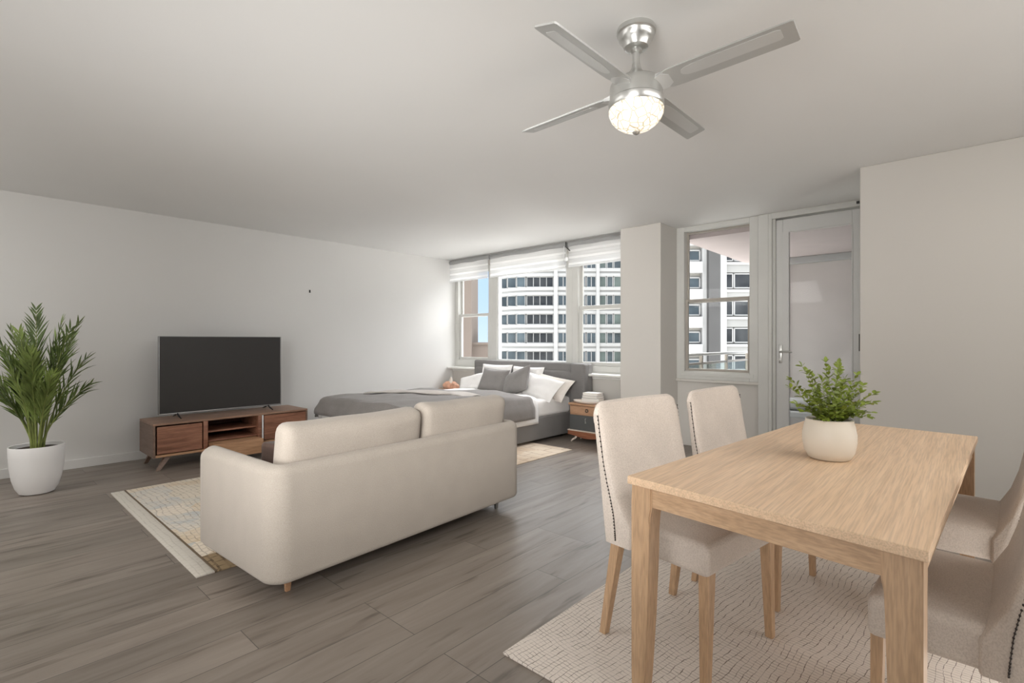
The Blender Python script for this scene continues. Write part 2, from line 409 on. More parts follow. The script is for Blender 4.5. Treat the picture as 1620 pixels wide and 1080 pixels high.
b = BM(); box(b, -6.2, -6.187, -2.0, 5.42, 0, .085, .004); struct('baseboard_left', b, 'wall_left')
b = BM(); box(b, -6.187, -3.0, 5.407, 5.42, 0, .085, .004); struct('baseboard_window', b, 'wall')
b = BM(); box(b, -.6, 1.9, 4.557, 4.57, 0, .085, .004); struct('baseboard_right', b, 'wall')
b = BM(); box(b, -6.2, -3.0, 5.29, 5.46, .758, .786, .006); box(b, -6.2, -3.0, 5.40, 5.43, .72, .758, .006); struct('trim_1', b, 'trim', wn=True)          # window sill
b = BM(); box(b, -2.5, -1.6, 5.585, 5.66, .735, .765, .006); struct('trim_2', b, 'wall', wn=True)       # ledge under balcony window
b = BM(); box(b, -1.612, -1.508, 5.585, 5.75, 0, H, .008); struct('trim_3', b, 'frame', wn=True)        # post between window and door

def ring(bm, x0, x1, z0, z1, y0, y1, w, wb=None, wt=None, r=.004):
    wb = w if wb is None else wb; wt = w if wt is None else wt
    box(bm, x0, x0+w, y0, y1, z0, z1, r); box(bm, x1-w, x1, y0, y1, z0, z1, r)
    box(bm, x0+w, x1-w, y0, y1, z0, z0+wb, r); box(bm, x0+w, x1-w, y0, y1, z1-wt, z1, r)

def sash(parent, x0, x1, z0, z1, y, mat, w=.04, d=.03, rail=None, name='sash'):
    bm = BM(); ring(bm, x0, x1, z0, z1, y, y+d, w); s = part(name, bm, mat, parent, wn=True)
    bm = BM(); box(bm, x0+w-.003, x1-w+.003, y+d*.4, y+d*.4+.005, z0+w-.003, z1-w+.003); part('glass_pane', bm, 'glass', s)
    return s

def window(n, x0, x1, z0, z1, y, label):
    t = thing('window_%d' % n, label, None, ((x0+x1)/2, y, z0), world=True, kind='structure')
    return t

# main triple window
w = window(1, -6.2, -5.36, .786, 2.36, 5.47, 'left narrow double hung window next to the left wall')
b = BM(); ring(b, -6.2, -5.36, .80, 2.36, 5.47, 5.585, .075, .10, .05); box(b, -6.2, -5.36, 5.45, 5.60, .786, .80); part('window_frame', b, 'frame', w, wn=True)
sash(w, -6.125, -5.435, 1.585, 2.31, 5.545, 'frame', .03)
sash(w, -6.125, -5.435, .90, 1.63, 5.50, 'frame', .042)
w = window(2, -5.36, -3.87, .786, 2.36, 5.47, 'wide fixed middle window above the bed')
b = BM(); ring(b, -5.36, -3.87, .80, 2.36, 5.47, 5.585, .10, .105, .05); box(b, -5.36, -3.87, 5.45, 5.60, .786, .80); part('window_frame', b, 'frame', w, wn=True)
sash(w, -5.26, -3.97, .905, 2.31, 5.49, 'frame_white', .022)
w = window(3, -3.87, -3.0, .786, 2.36, 5.47, 'right double hung window beside the pilaster')
b = BM(); ring(b, -3.87, -3.0, .80, 2.36, 5.47, 5.585, .085, .075, .05); box(b, -3.87, -3.0, 5.45, 5.60, .786, .80); part('window_frame', b, 'frame', w, wn=True)
sash(w, -3.785, -3.06, 1.60, 2.31, 5.545, 'frame', .028)
sash(w, -3.785, -3.06, .875, 1.655, 5.50, 'frame', .05)
# balcony window
w = window(4, -2.5, -1.61, .765, H, 5.60, 'double hung window facing the balcony beside the glass door')
b = BM(); ring(b, -2.5, -1.612, .765, H, 5.61, 5.75, .09, .09, .055); box(b, -2.45, -1.66, 5.60, 5.62, .80, .84, .004); part('window_frame', b, 'frame', w, wn=True)
sash(w, -2.41, -1.70, 1.63, 2.445, 5.69, 'frame_dark', .022)
s4 = sash(w, -2.41, -1.70, .855, 1.672, 5.645, 'frame_dark', .03)
# balcony door
d = thing('door_1', 'grey glazed balcony door with a lever handle', None, (-1.1, 5.62, 0), world=True, kind='structure')
b = BM(); ring(b, -1.508, -.60, 0, H, 5.62, 5.75, .055, .02, .05)
box(b, -1.51, -1.478, 5.585, 5.65, 0, H, .006); box(b, -.735, -.60, 5.60, 5.75, 0, H, .006); box(b, -1.508, -.735, 5.59, 5.64, 2.44, H, .006); part('door_frame', b, 'frame', d, wn=True)
b = BM(); ring(b, -1.453, -.738, .02, 2.43, 5.645, 5.69, .062, .20, .135); box(b, -1.393, -1.336, 5.645, 5.69, .2, 2.30, .003)
ring(b, -1.345, -.793, .213, 2.302, 5.638, 5.65, .012); leafo = part('door_leaf', b, 'door', d, wn=True)
b = BM(); box(b, -1.34, -.795, 5.665, 5.671, .21, 2.30); part('glass_pane', b, 'glass', leafo)
b = BM(); box(b, -1.425, -1.395, 5.63, 5.646, .97, 1.16, .005); tube(b, [(-1.41, 5.64, 1.085), (-1.41, 5.595, 1.085)], .009); tube(b, [(-1.415, 5.595, 1.085), (-1.37, 5.595, 1.087), (-1.30, 5.60, 1.083)], [.010, .009, .008])
lathe(b, [(0, -.006), (.011, -.006), (.011, .006), (0, .006)], (-1.41, 5.628, 1.01), 16, Matrix.Rotation(R(90), 4, 'X')); part('door_handle', b, 'nickel', leafo)
b = BM(); box(b, -.742, -.734, 5.592, 5.60, 1.10, 1.26, .002); box(b, -.76, -.735, 5.585, 5.60, 2.462, 2.487, .003); part('hinge', b, 'black', d, label='black metal hinge')

# ------------------------------------------------------------------ blinds
def blind(x0, x1, zb, label):
    t = thing('roller_blind', label, 'blind', ((x0+x1)/2, 5.37, zb), world=True, group='white banded roller blinds over the bed')
    m = Matrix.Rotation(R(90), 4, 'Y')
    b = BM(); lathe(b, [(0, -.5), (.033, -.5), (.035, -.498), (.035, .498), (.033, .5), (0, .5)], (0, 0, 0), 20, Matrix.Diagonal((x1-x0, 1, 1, 1)) @ m)
    bmesh.ops.translate(b, verts=b.verts[:], vec=((x0+x1)/2, 5.365, 2.452)); part('roller_tube', b, 'tube', t)
    b = BM(); n = 10
    rows = []
    for k in range(14):
        z = 2.419-(2.419-zb)*k/13
        rows.append([(x0+.012+(x1-x0-.024)*i/n, 5.338+.0035*math.sin(k*1.9)-.002*math.sin(i*.9+k), z-.004*math.sin(i*1.3+x0)) for i in range(n+1)])
    loft(b, rows, False, False); f = part('shade_fabric', b, 'shade', t)
    b = BM(); box(b, x0+.012, x1-.012, 5.330, 5.344, zb-.018, zb, .004); part('bottom_bar', b, 'frame_white', t)
    return t
blind(-6.19, -5.30, 2.155, 'white banded roller blind nearest the left wall, above narrow left window')
blind(-5.28, -3.87, 2.155, 'widest white banded roller blind, above the middle window')
blind(-3.85, -3.01, 2.17, 'white banded roller blind beside the pilaster, above right window')
t = thing('blind_cord', 'clear bead cord with a glinting weight hanging between two blinds', 'cord', (-3.86, 5.32, 2.25), world=True)
b = BM(); tube(b, [(-3.895, 5.315, 2.43), (-3.90, 5.312, 2.33), (-3.90, 5.312, 2.19)], .004, 6); part('cord', b, 'cord', t)
b = BM(); tube(b, [(-3.875, 5.33, 2.485), (-3.865, 5.315, 2.42), (-3.80, 5.315, 2.36)], .007, 6); part('bracket', b, 'black', t)
b = BM(); lathe(b, [(0, -.03), (.02, -.02), (.026, 0), (.018, .025), (0, .034)], (-3.84, 5.30, 2.25), 14); tube(b, [(-3.84, 5.30, 2.28), (-3.85, 5.31, 2.38)], .003, 6); part('weight', b, 'cord', t)

# ------------------------------------------------------------------ ceiling fan
FX, FY = -1.03, 1.915
f = thing('ceiling_fan', 'brushed silver four-blade ceiling fan with a lit crystal bowl', 'ceiling fan', (FX, FY, H), rz=R(-1))
b = BM(); lathe(b, [(0, 0), (.078, 0), (.080, -.006), (.080, -.020), (.074, -.024), (.072, -.028), (.071, -.042), (.064, -.050), (.060, -.056), (.055, -.066), (.05, -.080), (.036, -.088), (0, -.089)], seg=48); part('canopy', b, 'nickel', f)
b = BM(); lathe(b, [(0, -.06), (.012, -.06), (.024, -.085), (.026, -.094), (.020, -.102), (.0145, -.104), (.0145, -.155), (0, -.155)], seg=24); part('rod', b, 'nickel', f)
b = BM(); lathe(b, [(0, -.145), (.016, -.145), (.018, -.158), (.024, -.174), (.036, -.190), (.054, -.204), (.078, -.217), (.098, -.226), (.107, -.238), (.109, -.25), (.109, -.298), (.105, -.30), (0, -.30)], seg=48); mo = part('motor_housing', b, 'nickel', f)
b = BM(); lathe(b, [(.0, -.299), (.110, -.299), (.114, -.303), (.114, -.331), (.111, -.335), (0, -.335)], seg=48); part('light_ring', b, 'nickel', f)
b = BM(); lathe(b, [(.108, -.333), (.113, -.343), (.111, -.360), (.102, -.380), (.086, -.399), (.062, -.416), (.034, -.428), (0, -.431)], seg=48); part('crystal_bowl', b, 'crystal', f, label='glowing crystal mosaic bowl shade')
b = BM(); lathe(b, [(0, -.424), (.013, -.426), (.016, -.434), (.010, -.442), (0, -.445)], seg=16); part('finial', b, 'nickel', f)
for k in range(4):
    m = Matrix.Rotation(R(90*k), 4, 'Z') @ Matrix.Translation((0, 0, -.258)) @ Matrix.Rotation(R(-15), 4, 'X')
    b = BM(); st = [(.085, .030), (.115, .040), (.15, .049), (.19, .051), (.57, .049), (.598, .048), (.605, .044)]
    rings = [[(x, -hw, -.0035), (x, hw, -.0035), (x, hw, .0035), (x, -hw, .0035)] for x, hw in st]
    loft(b, rings); b.transform(m); bl = part('blade', b, 'blade', f)
    b = BM(); st = [(.20, .002), (.205, .012), (.22, .020), (.25, .024), (.30, .026), (.55, .024), (.562, .018)]
    loft(b, [[(x, -hw-.010, -.0048), (x, hw-.010, -.0048), (x, hw-.010, -.002), (x, -hw-.010, -.002)] for x, hw in st]); b.transform(m); part('blade_inlay', b, 'blade_lt', bl)
    b = BM(); st = [(.075, .028, .014), (.10, .036, .011), (.13, .042, .006), (.155, .024, .0045)]
    loft(b, [[(x, -hw, -h), (x, hw, -h), (x, hw, h), (x, -hw, h)] for x, hw, h in st]); b.transform(m); part('blade_bracket', b, 'blade_lt', bl)

# ------------------------------------------------------------------ television and its console
c = thing('media_console', 'low walnut media console with open shelf and splayed legs', 'tv stand', (-5.75, 1.93, 0), world=True)
X0, X1, Y0, Y1, Z0, Z1 = -6.0, -5.5, 1.205, 2.655, .122, .437
b = BM(); box(b, X0, X1, Y0, Y1, Z1-.022, Z1, .004); part('top', b, 'walnut_top', c, wn=True)
b = BM(); box(b, X0, X1, Y0, Y0+.02, Z0, Z1-.022, .003); part('side_panel', b, 'walnut_side', c, wn=True)
b = BM(); box(b, X0, X1, Y1-.02, Y1, Z0, Z1-.022, .003); part('side_panel', b, 'walnut_side', c, wn=True)
b = BM(); box(b, X0, X1, Y0+.02, 1.66, Z0, Z0+.022, .003); part('bottom_panel', b, 'walnut_light', c, wn=True)
b = BM(); box(b, X0, X1, 2.12, Y1-.02, Z0, Z0+.022, .003); part('bottom_panel', b, 'walnut_light', c, wn=True)
b = BM(); box(b, X0, X0+.012, Y0+.02, Y1-.02, Z0+.022, Z1-.022); part('back_panel', b, 'walnut_in', c)
b = BM(); box(b, X0+.012, X1-.004, 1.615, 1.655, Z0+.022, Z1-.022, .003); part('divider', b, 'walnut', c)
b = BM(); box(b, X0+.012, X1-.004, 2.125, 2.16, Z0+.022, Z1-.022, .003); part('divider', b, 'walnut', c)
b = BM(); box(b, X1-.008, X1+.002, 2.163, 2.176, Z0+.022, Z1-.022, .002); part('edge_strip', b, 'frame_white', c)
b = BM(); box(b, X0+.012, X1-.05, 1.655, 2.125, .292, .307, .002); part('shelf', b, 'walnut', c)
b = BM(); box(b, X0+.012, X1-.02, 1.655, 2.125, .205, .218, .002); part('shelf', b, 'walnut', c)
b = BM(); box(b, X1-.016, X1+.004, 1.236, 1.603, Z0+.03, Z1-.034, .004); part('door', b, 'walnut', c, wn=True)
b = BM(); box(b, X1-.016, X1+.004, 2.182, 2.632, Z0+.03, Z1-.028, .004); part('door', b, 'walnut', c, wn=True)
dr = BM(); box(dr, X1-.40, X1+.16, 1.665, 2.115, .055, .20, .005); part('drawer', dr, 'walnut_light', c, label='paler wood drawer pulled out below the open shelves', wn=True)
def splay(parent, x, y, dx, dy, z1, mat, rt=.022, rb=.013, z0=0.):
    b = BM(); pts = []
    for z, r, k in ((z0, rb, 1), (z1, rt, 0)):
        for sx, sy in ((-1, -1), (1, -1), (1, 1), (-1, 1)): pts.append((x+dx*k+sx*r, y+dy*k+sy*r, z))
    hexa(b, pts, .003); return part('leg', b, mat, parent, wn=True)
for x, y, dx, dy in ((X1-.06, Y0+.13, .045, -.09), (X0+.06, Y0+.10, -.02, -.06), (X1-.06, Y1-.13, .045, .09), (X0+.06, Y1-.10, -.02, .06)): splay(c, x, y, dx, dy, Z0, 'walnut_side', .026, .015)

tv = thing('television', 'large black flat screen television on the walnut console', 'television', (-5.78, 1.896, .437), world=True)
b = BM(); box(b, -5.815, -5.787, 1.312, 2.48, .474, 1.243, .006); box(b, -5.86, -5.80, 1.50, 2.29, .56, .95, .02); part('cabinet', b, 'black', tv, wn=True)
b = BM(); box(b, -5.788, -5.784, 1.322, 2.470, .492, 1.235, .001); part('screen', b, 'screen', tv, wn=True)
b = BM(); ring(b, 1.312, 2.48, .474, 1.243, 0, .006, .008, .014, .006, .001); b.transform(Matrix(((0, -1, 0, -5.781), (1, 0, 0, 0), (0, 0, 1, 0), (0, 0, 0, 1)))); part('bezel', b, 'bezel', tv)
for y in (1.47, 2.34):
    b = BM(); tube(b, [(-5.80, y, .485), (-5.74, y, .457), (-5.67, y, .441)], [.009, .008, .005], 8); tube(b, [(-5.80, y, .485), (-5.86, y, .457), (-5.93, y, .441)], [.009, .008, .005], 8); part('foot', b, 'black', tv)

# ------------------------------------------------------------------ potted palm
px, py = -5.44, .43
p = thing('potted_palm', 'tall green palm in a white pot by the left wall', 'potted plant', (px, py, 0))
b = BM(); lathe(b, [(0, 0), (.085, 0), (.105, .008), (.128, .05), (.148, .12), (.160, .21), (.166, .30), (.168, .372), (.166, .376), (.158, .374), (.155, .345), (0, .345)], seg=48); part('pot', b, 'pot', p)
b = BM(); lathe(b, [(0, .352), (.08, .358), (.14, .35), (.154, .346)], seg=32); part('soil', b, 'soil', p)
def leaflet(bm, base, d, side, ln, wd, droop):
    d = d.normalized(); n = d.cross(side).normalized(); ps = []
    prof = ((0, .25), (.25, 1), (.55, .85), (.8, .45), (1, .03))
    for q, wf in prof:
        c0 = base+d*ln*q+Vector((0, 0, -droop*ln*q*q)); s = side*wd*wf
        ps.append((bm.verts.new(c0-s), bm.verts.new(c0+n*wd*.25*wf), bm.verts.new(c0+s)))
    for a, c1 in zip(ps, ps[1:]):
        bm.faces.new((a[0], a[1], c1[1], c1[0])); bm.faces.new((a[1], a[2], c1[2], c1[1]))
rnd = random.Random(11)
CR = Vector((C, S, 0)); CF = Vector((-S, C, 0))
# (sideways reach, reach in depth, tip height)
fr = [(-.06, .05, 1.44), (.12, .1, 1.36), (-.2, -.02, 1.28), (.34, -.06, 1.28), (.24, .12, 1.33), (-.36, .06, 1.14), (.38, .05, 1.06), (-.34, -.12, 1.0),
      (.02, -.16, 1.25), (-.12, -.18, 1.18), (.16, -.2, 1.12), (.30, -.16, .96), (-.26, .18, 1.22), (.1, .22, 1.22), (-.40, -.02, .88), (.36, .1, .84),
      (.06, -.1, 1.08), (-.08, -.12, 1.02), (.2, .0, 1.2), (-.18, .08, 1.1), (.0, -.2, .95), (-.24, -.14, .84), (.22, -.12, .82), (.12, -.16, .90), (-.12, -.1, .88)]
for i, (rx, ry, hz) in enumerate(fr):
    tip = CR*rx*.92+CF*ry; a0 = math.atan2(tip.y, tip.x)
    base = Vector((math.cos(a0)*rnd.uniform(.01, .055), math.sin(a0)*rnd.uniform(.01, .055), .345)); tip = tip+Vector((0, 0, hz))
    mid = base*.55+tip*.45; mid.x = mid.x*.55; mid.y = mid.y*.55; mid.z += .06
    pts = []
    for k in range(15):
        t_ = k/14; pts.append(base*(1-t_)**2+mid*2*t_*(1-t_)+tip*t_*t_)
    b = BM(); tube(b, pts, [.0075-.0062*k/14 for k in range(15)], 6); st = part('frond', b, 'stem', p)
    b = BM(); nl = 24
    for j in range(nl):
        t_ = .34+.66*j/(nl-1); pos = base*(1-t_)**2+mid*2*t_*(1-t_)+tip*t_*t_
        tg = ((mid-base)*(1-t_)+(tip-mid)*t_).normalized()
        sd = tg.cross(Vector((0, 0, 1))); sd = sd.normalized() if sd.length > .05 else CR.copy()
        q = Matrix.Rotation(rnd.uniform(-.7, .7), 3, tg); sd = q @ sd
        ln = (.09+.13*math.sin(math.pi*min(1, (t_-.30)/.66)))*rnd.uniform(.85, 1.2)
        for sg in (-1, 1):
            d_ = tg*rnd.uniform(.9, 1.2)+sd*sg*rnd.uniform(.25, .62)+Vector((0, 0, .12))
            if (pos+d_.normalized()*ln).x+px > -6.17 or True:
                leaflet(b, pos, d_, tg.cross(d_).normalized().cross(d_).normalized(), ln, .0062*rnd.uniform(.75, 1.25), rnd.uniform(.02, .28))
    # keep the leaflets off the wall
    for v in b.verts:
        if v.co.x+px < -6.17: v.co.x = -6.17-px+rnd.uniform(0, .02)
    part('leaflets', b, 'leaf' if i % 3 else 'leaf2', st)

# ------------------------------------------------------------------ living rug, bed rug, dining rug
r = thing('area_rug', 'faded patchwork rug with a pale border under the sofa', 'rug', (-3.9, 1.85, 0), world=True)
b = BM(); box(b, -4.955, -3.12, .905, 2.85, 0, .010, .003); part('field', b, 'rug_live', r)
b = BM(); box(b, -4.955, -2.87, .81, .895, 0, .010, .003); part('border', b, 'rug_border', r, label='pale woven border strip')
b = BM(); box(b, -4.955, -2.87, .894, .906, 0, .0105, .001); part('stripe', b, 'rug_line', r)
b = BM(); box(b, -3.12, -2.87, .905, 2.85, 0, .010, .003); part('end_band', b, 'rug_tan', r, label='brown patterned end band')
b = BM(); box(b, -5.6, -3.21, 3.0, 4.53, 0, .008, .003); tag(part('bedside_rug', b, 'rug_bed'), 'peach and cream rug reaching out from under the bed', 'rug')
b = BM(); box(b, -1.31, 1.3, 1.395, 3.55, 0, .010, .004); tag(part('dining_rug', b, 'rug_dine'), 'cream rug with fine dark crosshatch lines under the dining table', 'rug')

# ------------------------------------------------------------------ sofa (local: x = along the back, y = towards the seat front)
so = thing('sofa', 'oatmeal two-seat sofa seen from behind, on the patchwork rug', 'sofa', (-2.27, .93, 0), rz=R(90+3))
LEN, DEP, SH, SB = 1.80, .85, .625, .088
def rr_section(hw, z0, z1, r, n=5):
    out = []
    for cx, cz, a0 in ((hw-r, z1-r, 0), (-hw+r, z1-r, 90), (-hw+r*.6, z0+r*.6, 180), (hw-r*.6, z0+r*.6, 270)):
        rr = r if cz > (z0+z1)/2 else r*.6
        for k in range(n+1):
            a = R(a0+90*k/n); out.append((cx+rr*math.cos(a), cz+rr*math.sin(a)))
    return out
TH = .10; rc = .052; path = []
mi = TH/2
# centre line of the U: front of the near arm, back, front of the far arm
def addp(x, y, dx, dy): path.append((Vector((x, y, 0)), Vector((dx, dy, 0)).normalized()))
x0, x1 = mi, LEN-mi; yb = mi; yf = DEP
for q in (1., .985, .95, .9, .8, .5, .3): addp(x0, yb+rc+(yf-yb-rc)*q, 0, -1)
for k in range(9): a = R(180+90*k/8); addp(x0+rc+rc*math.cos(a), yb+rc+rc*math.sin(a), -math.sin(a), math.cos(a))
for q in (.25, .5, .75): addp(x0+rc+(x1-x0-2*rc)*q, yb, 1, 0)
for k in range(9): a = R(270+90*k/8); addp(x1-rc+rc*math.cos(a), yb+rc+rc*math.sin(a), -math.sin(a), math.cos(a))
for q in (.3, .5, .8, .9, .95, .985, 1.): addp(x1, yb+rc+(yf-yb-rc)*q, 0, 1)
rings = []
for c0, tg in path:
    nrm = Vector((tg.y, -tg.x, 0)); e = max(0, (c0.y-(yf-.09))/.09)
    drop = .085*(1-math.sqrt(max(0, 1-e*e))); pin = .03*(1-math.sqrt(max(0, 1-e**4)))
    rings.append([tuple(c0+nrm*(q[0]*(1+.012*(q[1]-.3)))+Vector((0, 0, q[1]))) for q in rr_section(TH/2-pin, SB+drop*.3, SH-drop, .05-pin)])
b = BM(); loft(b, rings); part('shell', b, 'sofa', so)
b = BM(); box(b, TH-.01, LEN-TH+.01, TH-.01, DEP-.03, SB+.01, .30, .02, 3); part('seat_base', b, 'sofa', so, wn=True)
for a, c1 in ((TH+.005, LEN/2-.004), (LEN/2+.004, LEN-TH-.005)):
    b = BM(); box(b, a, c1, TH+.0, DEP+.01, .30, .44, .035, 4); part('seat_cushion', b, 'sofa_c', so, wn=True)
def pillow_bm(w, h, t, seed=0, pinch=.07, n=22, wr=.006, pw=4.):
    bm = BM(); top = {}; bot = {}
    for i in range(n+1):
        for j in range(n+1):
            u = -1+2*i/n; v = -1+2*j/n; u = math.copysign(abs(u)**.8, u); v = math.copysign(abs(v)**.8, v)
            x = w/2*u*(1-pinch*(1-v*v)); y = h/2*v*(1-pinch*(1-u*u))
            th = t/2*(max(0, (1-abs(u)**pw)*(1-abs(v)**pw)))**.55
            nz = mnoise.noise(Vector((x*9+seed, y*9, seed*3.1)))*wr*2+mnoise.noise(Vector((x*22+seed, y*22, seed)))*wr*.6
            ed = i in (0, n) or j in (0, n)
            if ed: th = 0; nz = 0
            top[i, j] = bm.verts.new((x, y, th+nz)); bot[i, j] = top[i, j] if ed else bm.verts.new((x, y, -th+nz*.5))
    for i in range(n):
        for j in range(n):
            bm.faces.new((top[i, j], top[i+1, j], top[i+1, j+1], top[i, j+1]))
            try: bm.faces.new((bot[i, j], bot[i, j+1], bot[i+1, j+1], bot[i+1, j]))
            except ValueError: pass
    return bm
def soft_box(w, h, t, r, seed, puff=.02, tilt=0):
    bm = BM(); box(bm, -w/2, w/2, -t/2, t/2, 0, h, r, 4)
    bmesh.ops.subdivide_edges(bm, edges=[e for e in bm.edges if e.calc_length() > .1], cuts=14, use_grid_fill=True)
    for v in bm.verts:
        u = v.co.x/(w/2); q = (v.co.z-h/2)/(h/2); k = (1-abs(u)**2.5)*(1-abs(q)**2.5)
        nz = mnoise.noise(v.co*7+Vector((seed, 0, 0)))*.008+mnoise.noise(Vector((v.co.x*14, seed, v.co.z*4)))*.005
        v.co.y += math.copysign(puff*k, v.co.y)+nz*k
        v.co.z += -.012*(u*u)*max(0, q)*0+.014*(abs(u)**6)*max(0, q)+mnoise.noise(Vector((v.co.x*5, seed, 2)))*.008*max(0, q)
    return bm
for (cx, wd, z1, dx) in ((.552, .83, .36, 0), (1.295, .655, .375, .0)):
    pass
for sd, (cx, wd, hh) in enumerate(((.525, .84, .36), (1.335, .77, .375))):
    b = soft_box(wd, hh, .15, .055, sd*5+1, .025)
    b.transform(Matrix.Translation((cx, TH+.095, .435)) @ Matrix.Rotation(R(9), 4, 'X')); part('back_cushion', b, 'sofa_c', so)
for x, y in ((.14, .13), (LEN-.14, .13), (.14, DEP-.12), (LEN-.14, DEP-.12)):
    b = BM(); hexa(b, [(x-.011, y-.008, 0), (x+.011, y-.008, 0), (x+.011, y+.008, 0), (x-.011, y+.008, 0), (x-.018, y-.016, SB+.012), (x+.018, y-.016, SB+.012), (x+.018, y+.016, SB+.012), (x-.018, y+.016, SB+.012)], .002)
    if y > .5:
        for v in b.verts:
            if v.co.z < .03: v.co.z += .011
    part('leg', b, 'walnut_light' if x < .5 else 'steel', so, wn=True)
so.location.z = 0.0
t = thing('throw_cushion', 'dark brown cushion tucked at the left end of the sofa seat', 'cushion', (-2.76, 1.20, .44), rz=R(100))
b = soft_box(.15, .20, .22, .03, 9, .006); part('cover', b, 'brown', t)
b = BM(); tube(b, [(-.07, .11, .004), (-.07, -.11, .004)], .004, 6); part('piping', b, 'brown', t)

# ------------------------------------------------------------------ bed
BX0, BX1, BY0, BY1 = -5.50, -3.74, 2.80, 5.26
bd = thing('bed', 'grey upholstered double bed under the windows', 'bed', ((BX0+BX1)/2, BY0, 0), world=True)
b = BM(); box(b, BX0-.01, BX1+.01, BY0-.01, BY1, .035, .30, .02, 3); part('base_frame', b, 'bed', bd, wn=True)
b = BM(); box(b, BX0, BX1, BY0, BY1-.01, .29, .50, .045, 4); part('mattress', b, 'linen', bd, label='white sheeted mattress', wn=True)
hb = BM(); box(hb, BX0-.05, -3.50, 5.27, 5.39, .04, .915, .03, 4); hbo = part('headboard', hb, 'bed', bd, wn=True)
b = BM(); box(b, BX0+.03, -3.70, 5.225, 5.30, .30, .815, .025, 4); part('headboard_panel', b, 'bed', hbo, wn=True)
b = BM(); box(b, -3.715, -3.50, 5.20, 5.30, .30, .913, .03, 4); part('headboard_wing', b, 'bed', hbo, wn=True)
for x in (BX0+.08, BX1-.08):
    for y in (BY0+.1, BY1-.1):
        b = BM(); lathe(b, [(0, .008), (.02, .008), (.028, .04), (0, .04)], (x, y, 0), 14); part('leg', b, 'black', bd)

def drape(name, mat, x0, x1, y0, y1, zt, hl, hr, hf, seed, label, cat, parent=None, yend=None, out=.0, nx=70, ny=46, r=.05, puff=.02, thick=.012):
    bm = BM(); rows = []
    ta = -hl; tb = (x1-x0)+hr; sa = -hf
    def bend(d):      # d < 0 beyond an edge: returns (horizontal offset, drop)
        if d >= r: return d, 0.
        a = (r-d)/r
        if a <= math.pi/2: return r-r*math.sin(a), r-r*math.cos(a)
        return 0., r+(a-math.pi/2)*r
    for j in range(ny+1):
        row = []
        for i in range(nx+1):
            s = ta+(tb-ta)*i/nx
            if s < (x1-x0)/2: o, dz = bend(s); x = x0+o
            else: o, dz = bend((x1-x0)-s); x = x1-o
            ye = (yend(x) if yend else y1)
            q = sa+(ye-y0-sa)*j/ny
            oy, dzy = bend(q); y = y0+oy
            top = math.exp(-((dz+dzy)/.04))
            wv = mnoise.noise(Vector((x*2.2+seed, y*3.1, seed)))*puff+mnoise.noise(Vector((x*6+seed, y*3+x*2, seed*2)))*puff*.45
            z = zt-max(dz, dzy)+(wv*top+puff*top*(1-((x-(x0+x1)/2)/((x1-x0)/2))**4)*.8)
            fl = mnoise.noise(Vector((y*6, seed, 1)))*.010+.006
            if dz > .05: x += math.copysign(fl+.004+out, x-(x0+x1)/2)*min(1, (dz-.05)/.08)
            if dzy > .05: y -= (mnoise.noise(Vector((x*6, seed, 4)))*.010+.008+out)*min(1, (dzy-.05)/.08)
            row.append((x, y, z))
        rows.append(row)
    loft(bm, rows, False, False)
    o = part(name, bm, mat, parent, mods=[('SOLIDIFY', dict(thickness=thick, offset=1.))])
    if cat: tag(o, label, cat)
    return o
drape('duvet', 'linen', BX0, BX1, BY0, 4.66, .503, .17, .25, .12, 3, 'white duvet spread over the bed, hem hanging below the grey throw', 'duvet', puff=.026, thick=.014, yend=lambda x: 4.75+.06*math.sin(x*2)-.12*max(0, (x+4.1)/.36))
drape('blanket', 'throw', BX0, BX1, BY0, 4.5, .545, .20, .225, .16, 8, 'taupe grey blanket covering the foot half of the bed', 'blanket', puff=.026, thick=.012, out=.032, yend=lambda x: 4.10+.40*max(0, min(1, (x+5.4)/1.65))**1.0+.03*math.sin(x*4))
b = BM(); rows = []
for j in range(9):
    rows.append([(BX0+.12+1.25*i/40, 3.28+.28*j/8+.55*i/40+.035*math.sin(i*.25), .594+.012*math.sin(math.pi*j/8)-.035*(i/40-.5)**2*4+.006*math.sin(i*.4+j)) for i in range(41)])
loft(b, rows, False, False); tag(part('folded_sheet', b, 'throw_lt', mods=[('SOLIDIFY', dict(thickness=.01, offset=1.))]), 'pale taupe fold of cloth lying across the grey blanket', 'sheet')

PG = 'pillows against the grey headboard'
def pillow(label, mat, loc, rot, w, h, t, seed, flange=None):
    o = thing('pillow', label, 'pillow', loc, group=PG); o.rotation_euler = tuple(R(a) for a in rot)
    part('cover', pillow_bm(w, h, t, seed), mat, o)
    b = BM(); n = 60; pts = []
    for k in range(n+1):
        a = 4*k/n; s_ = int(a) % 4; q = -1+2*(a-int(a))
        u, v = ((q, -1), (1, q), (-q, 1), (-1, -q))[s_]
        pts.append((w/2*u*(1-.07*(1-v*v)), h/2*v*(1-.07*(1-u*u)), 0))
    tube(b, pts, .004, 6, False); part('piping', b, mat, o)
    return o
pillow('white pillow standing behind the left grey pillow', 'linen', (-4.97, 5.14, .69), (74, 0, 2), .56, .36, .12, 1)
pillow('white pillow standing behind the right grey pillow', 'linen', (-4.40, 5.15, .685), (74, 0, -2), .56, .34, .12, 2)
pillow('small white pillow leaning at the far left of the bed', 'linen', (-5.22, 4.93, .60), (58, -14, 12), .46, .26, .12, 3)
pillow('left grey pillow, squarer and upright', 'pillow_g', (-4.78, 4.90, .65), (66, 3, 3), .46, .36, .15, 4)
pillow('right grey pillow, tipped over on one corner', 'pillow_g', (-4.30, 4.83, .665), (62, -20, -8), .50, .35, .15, 5)
pillow('upper of two white pillows slumped at the right of the bed', 'linen', (-3.98, 4.90, .625), (46, 8, -8), .66, .33, .11, 6)
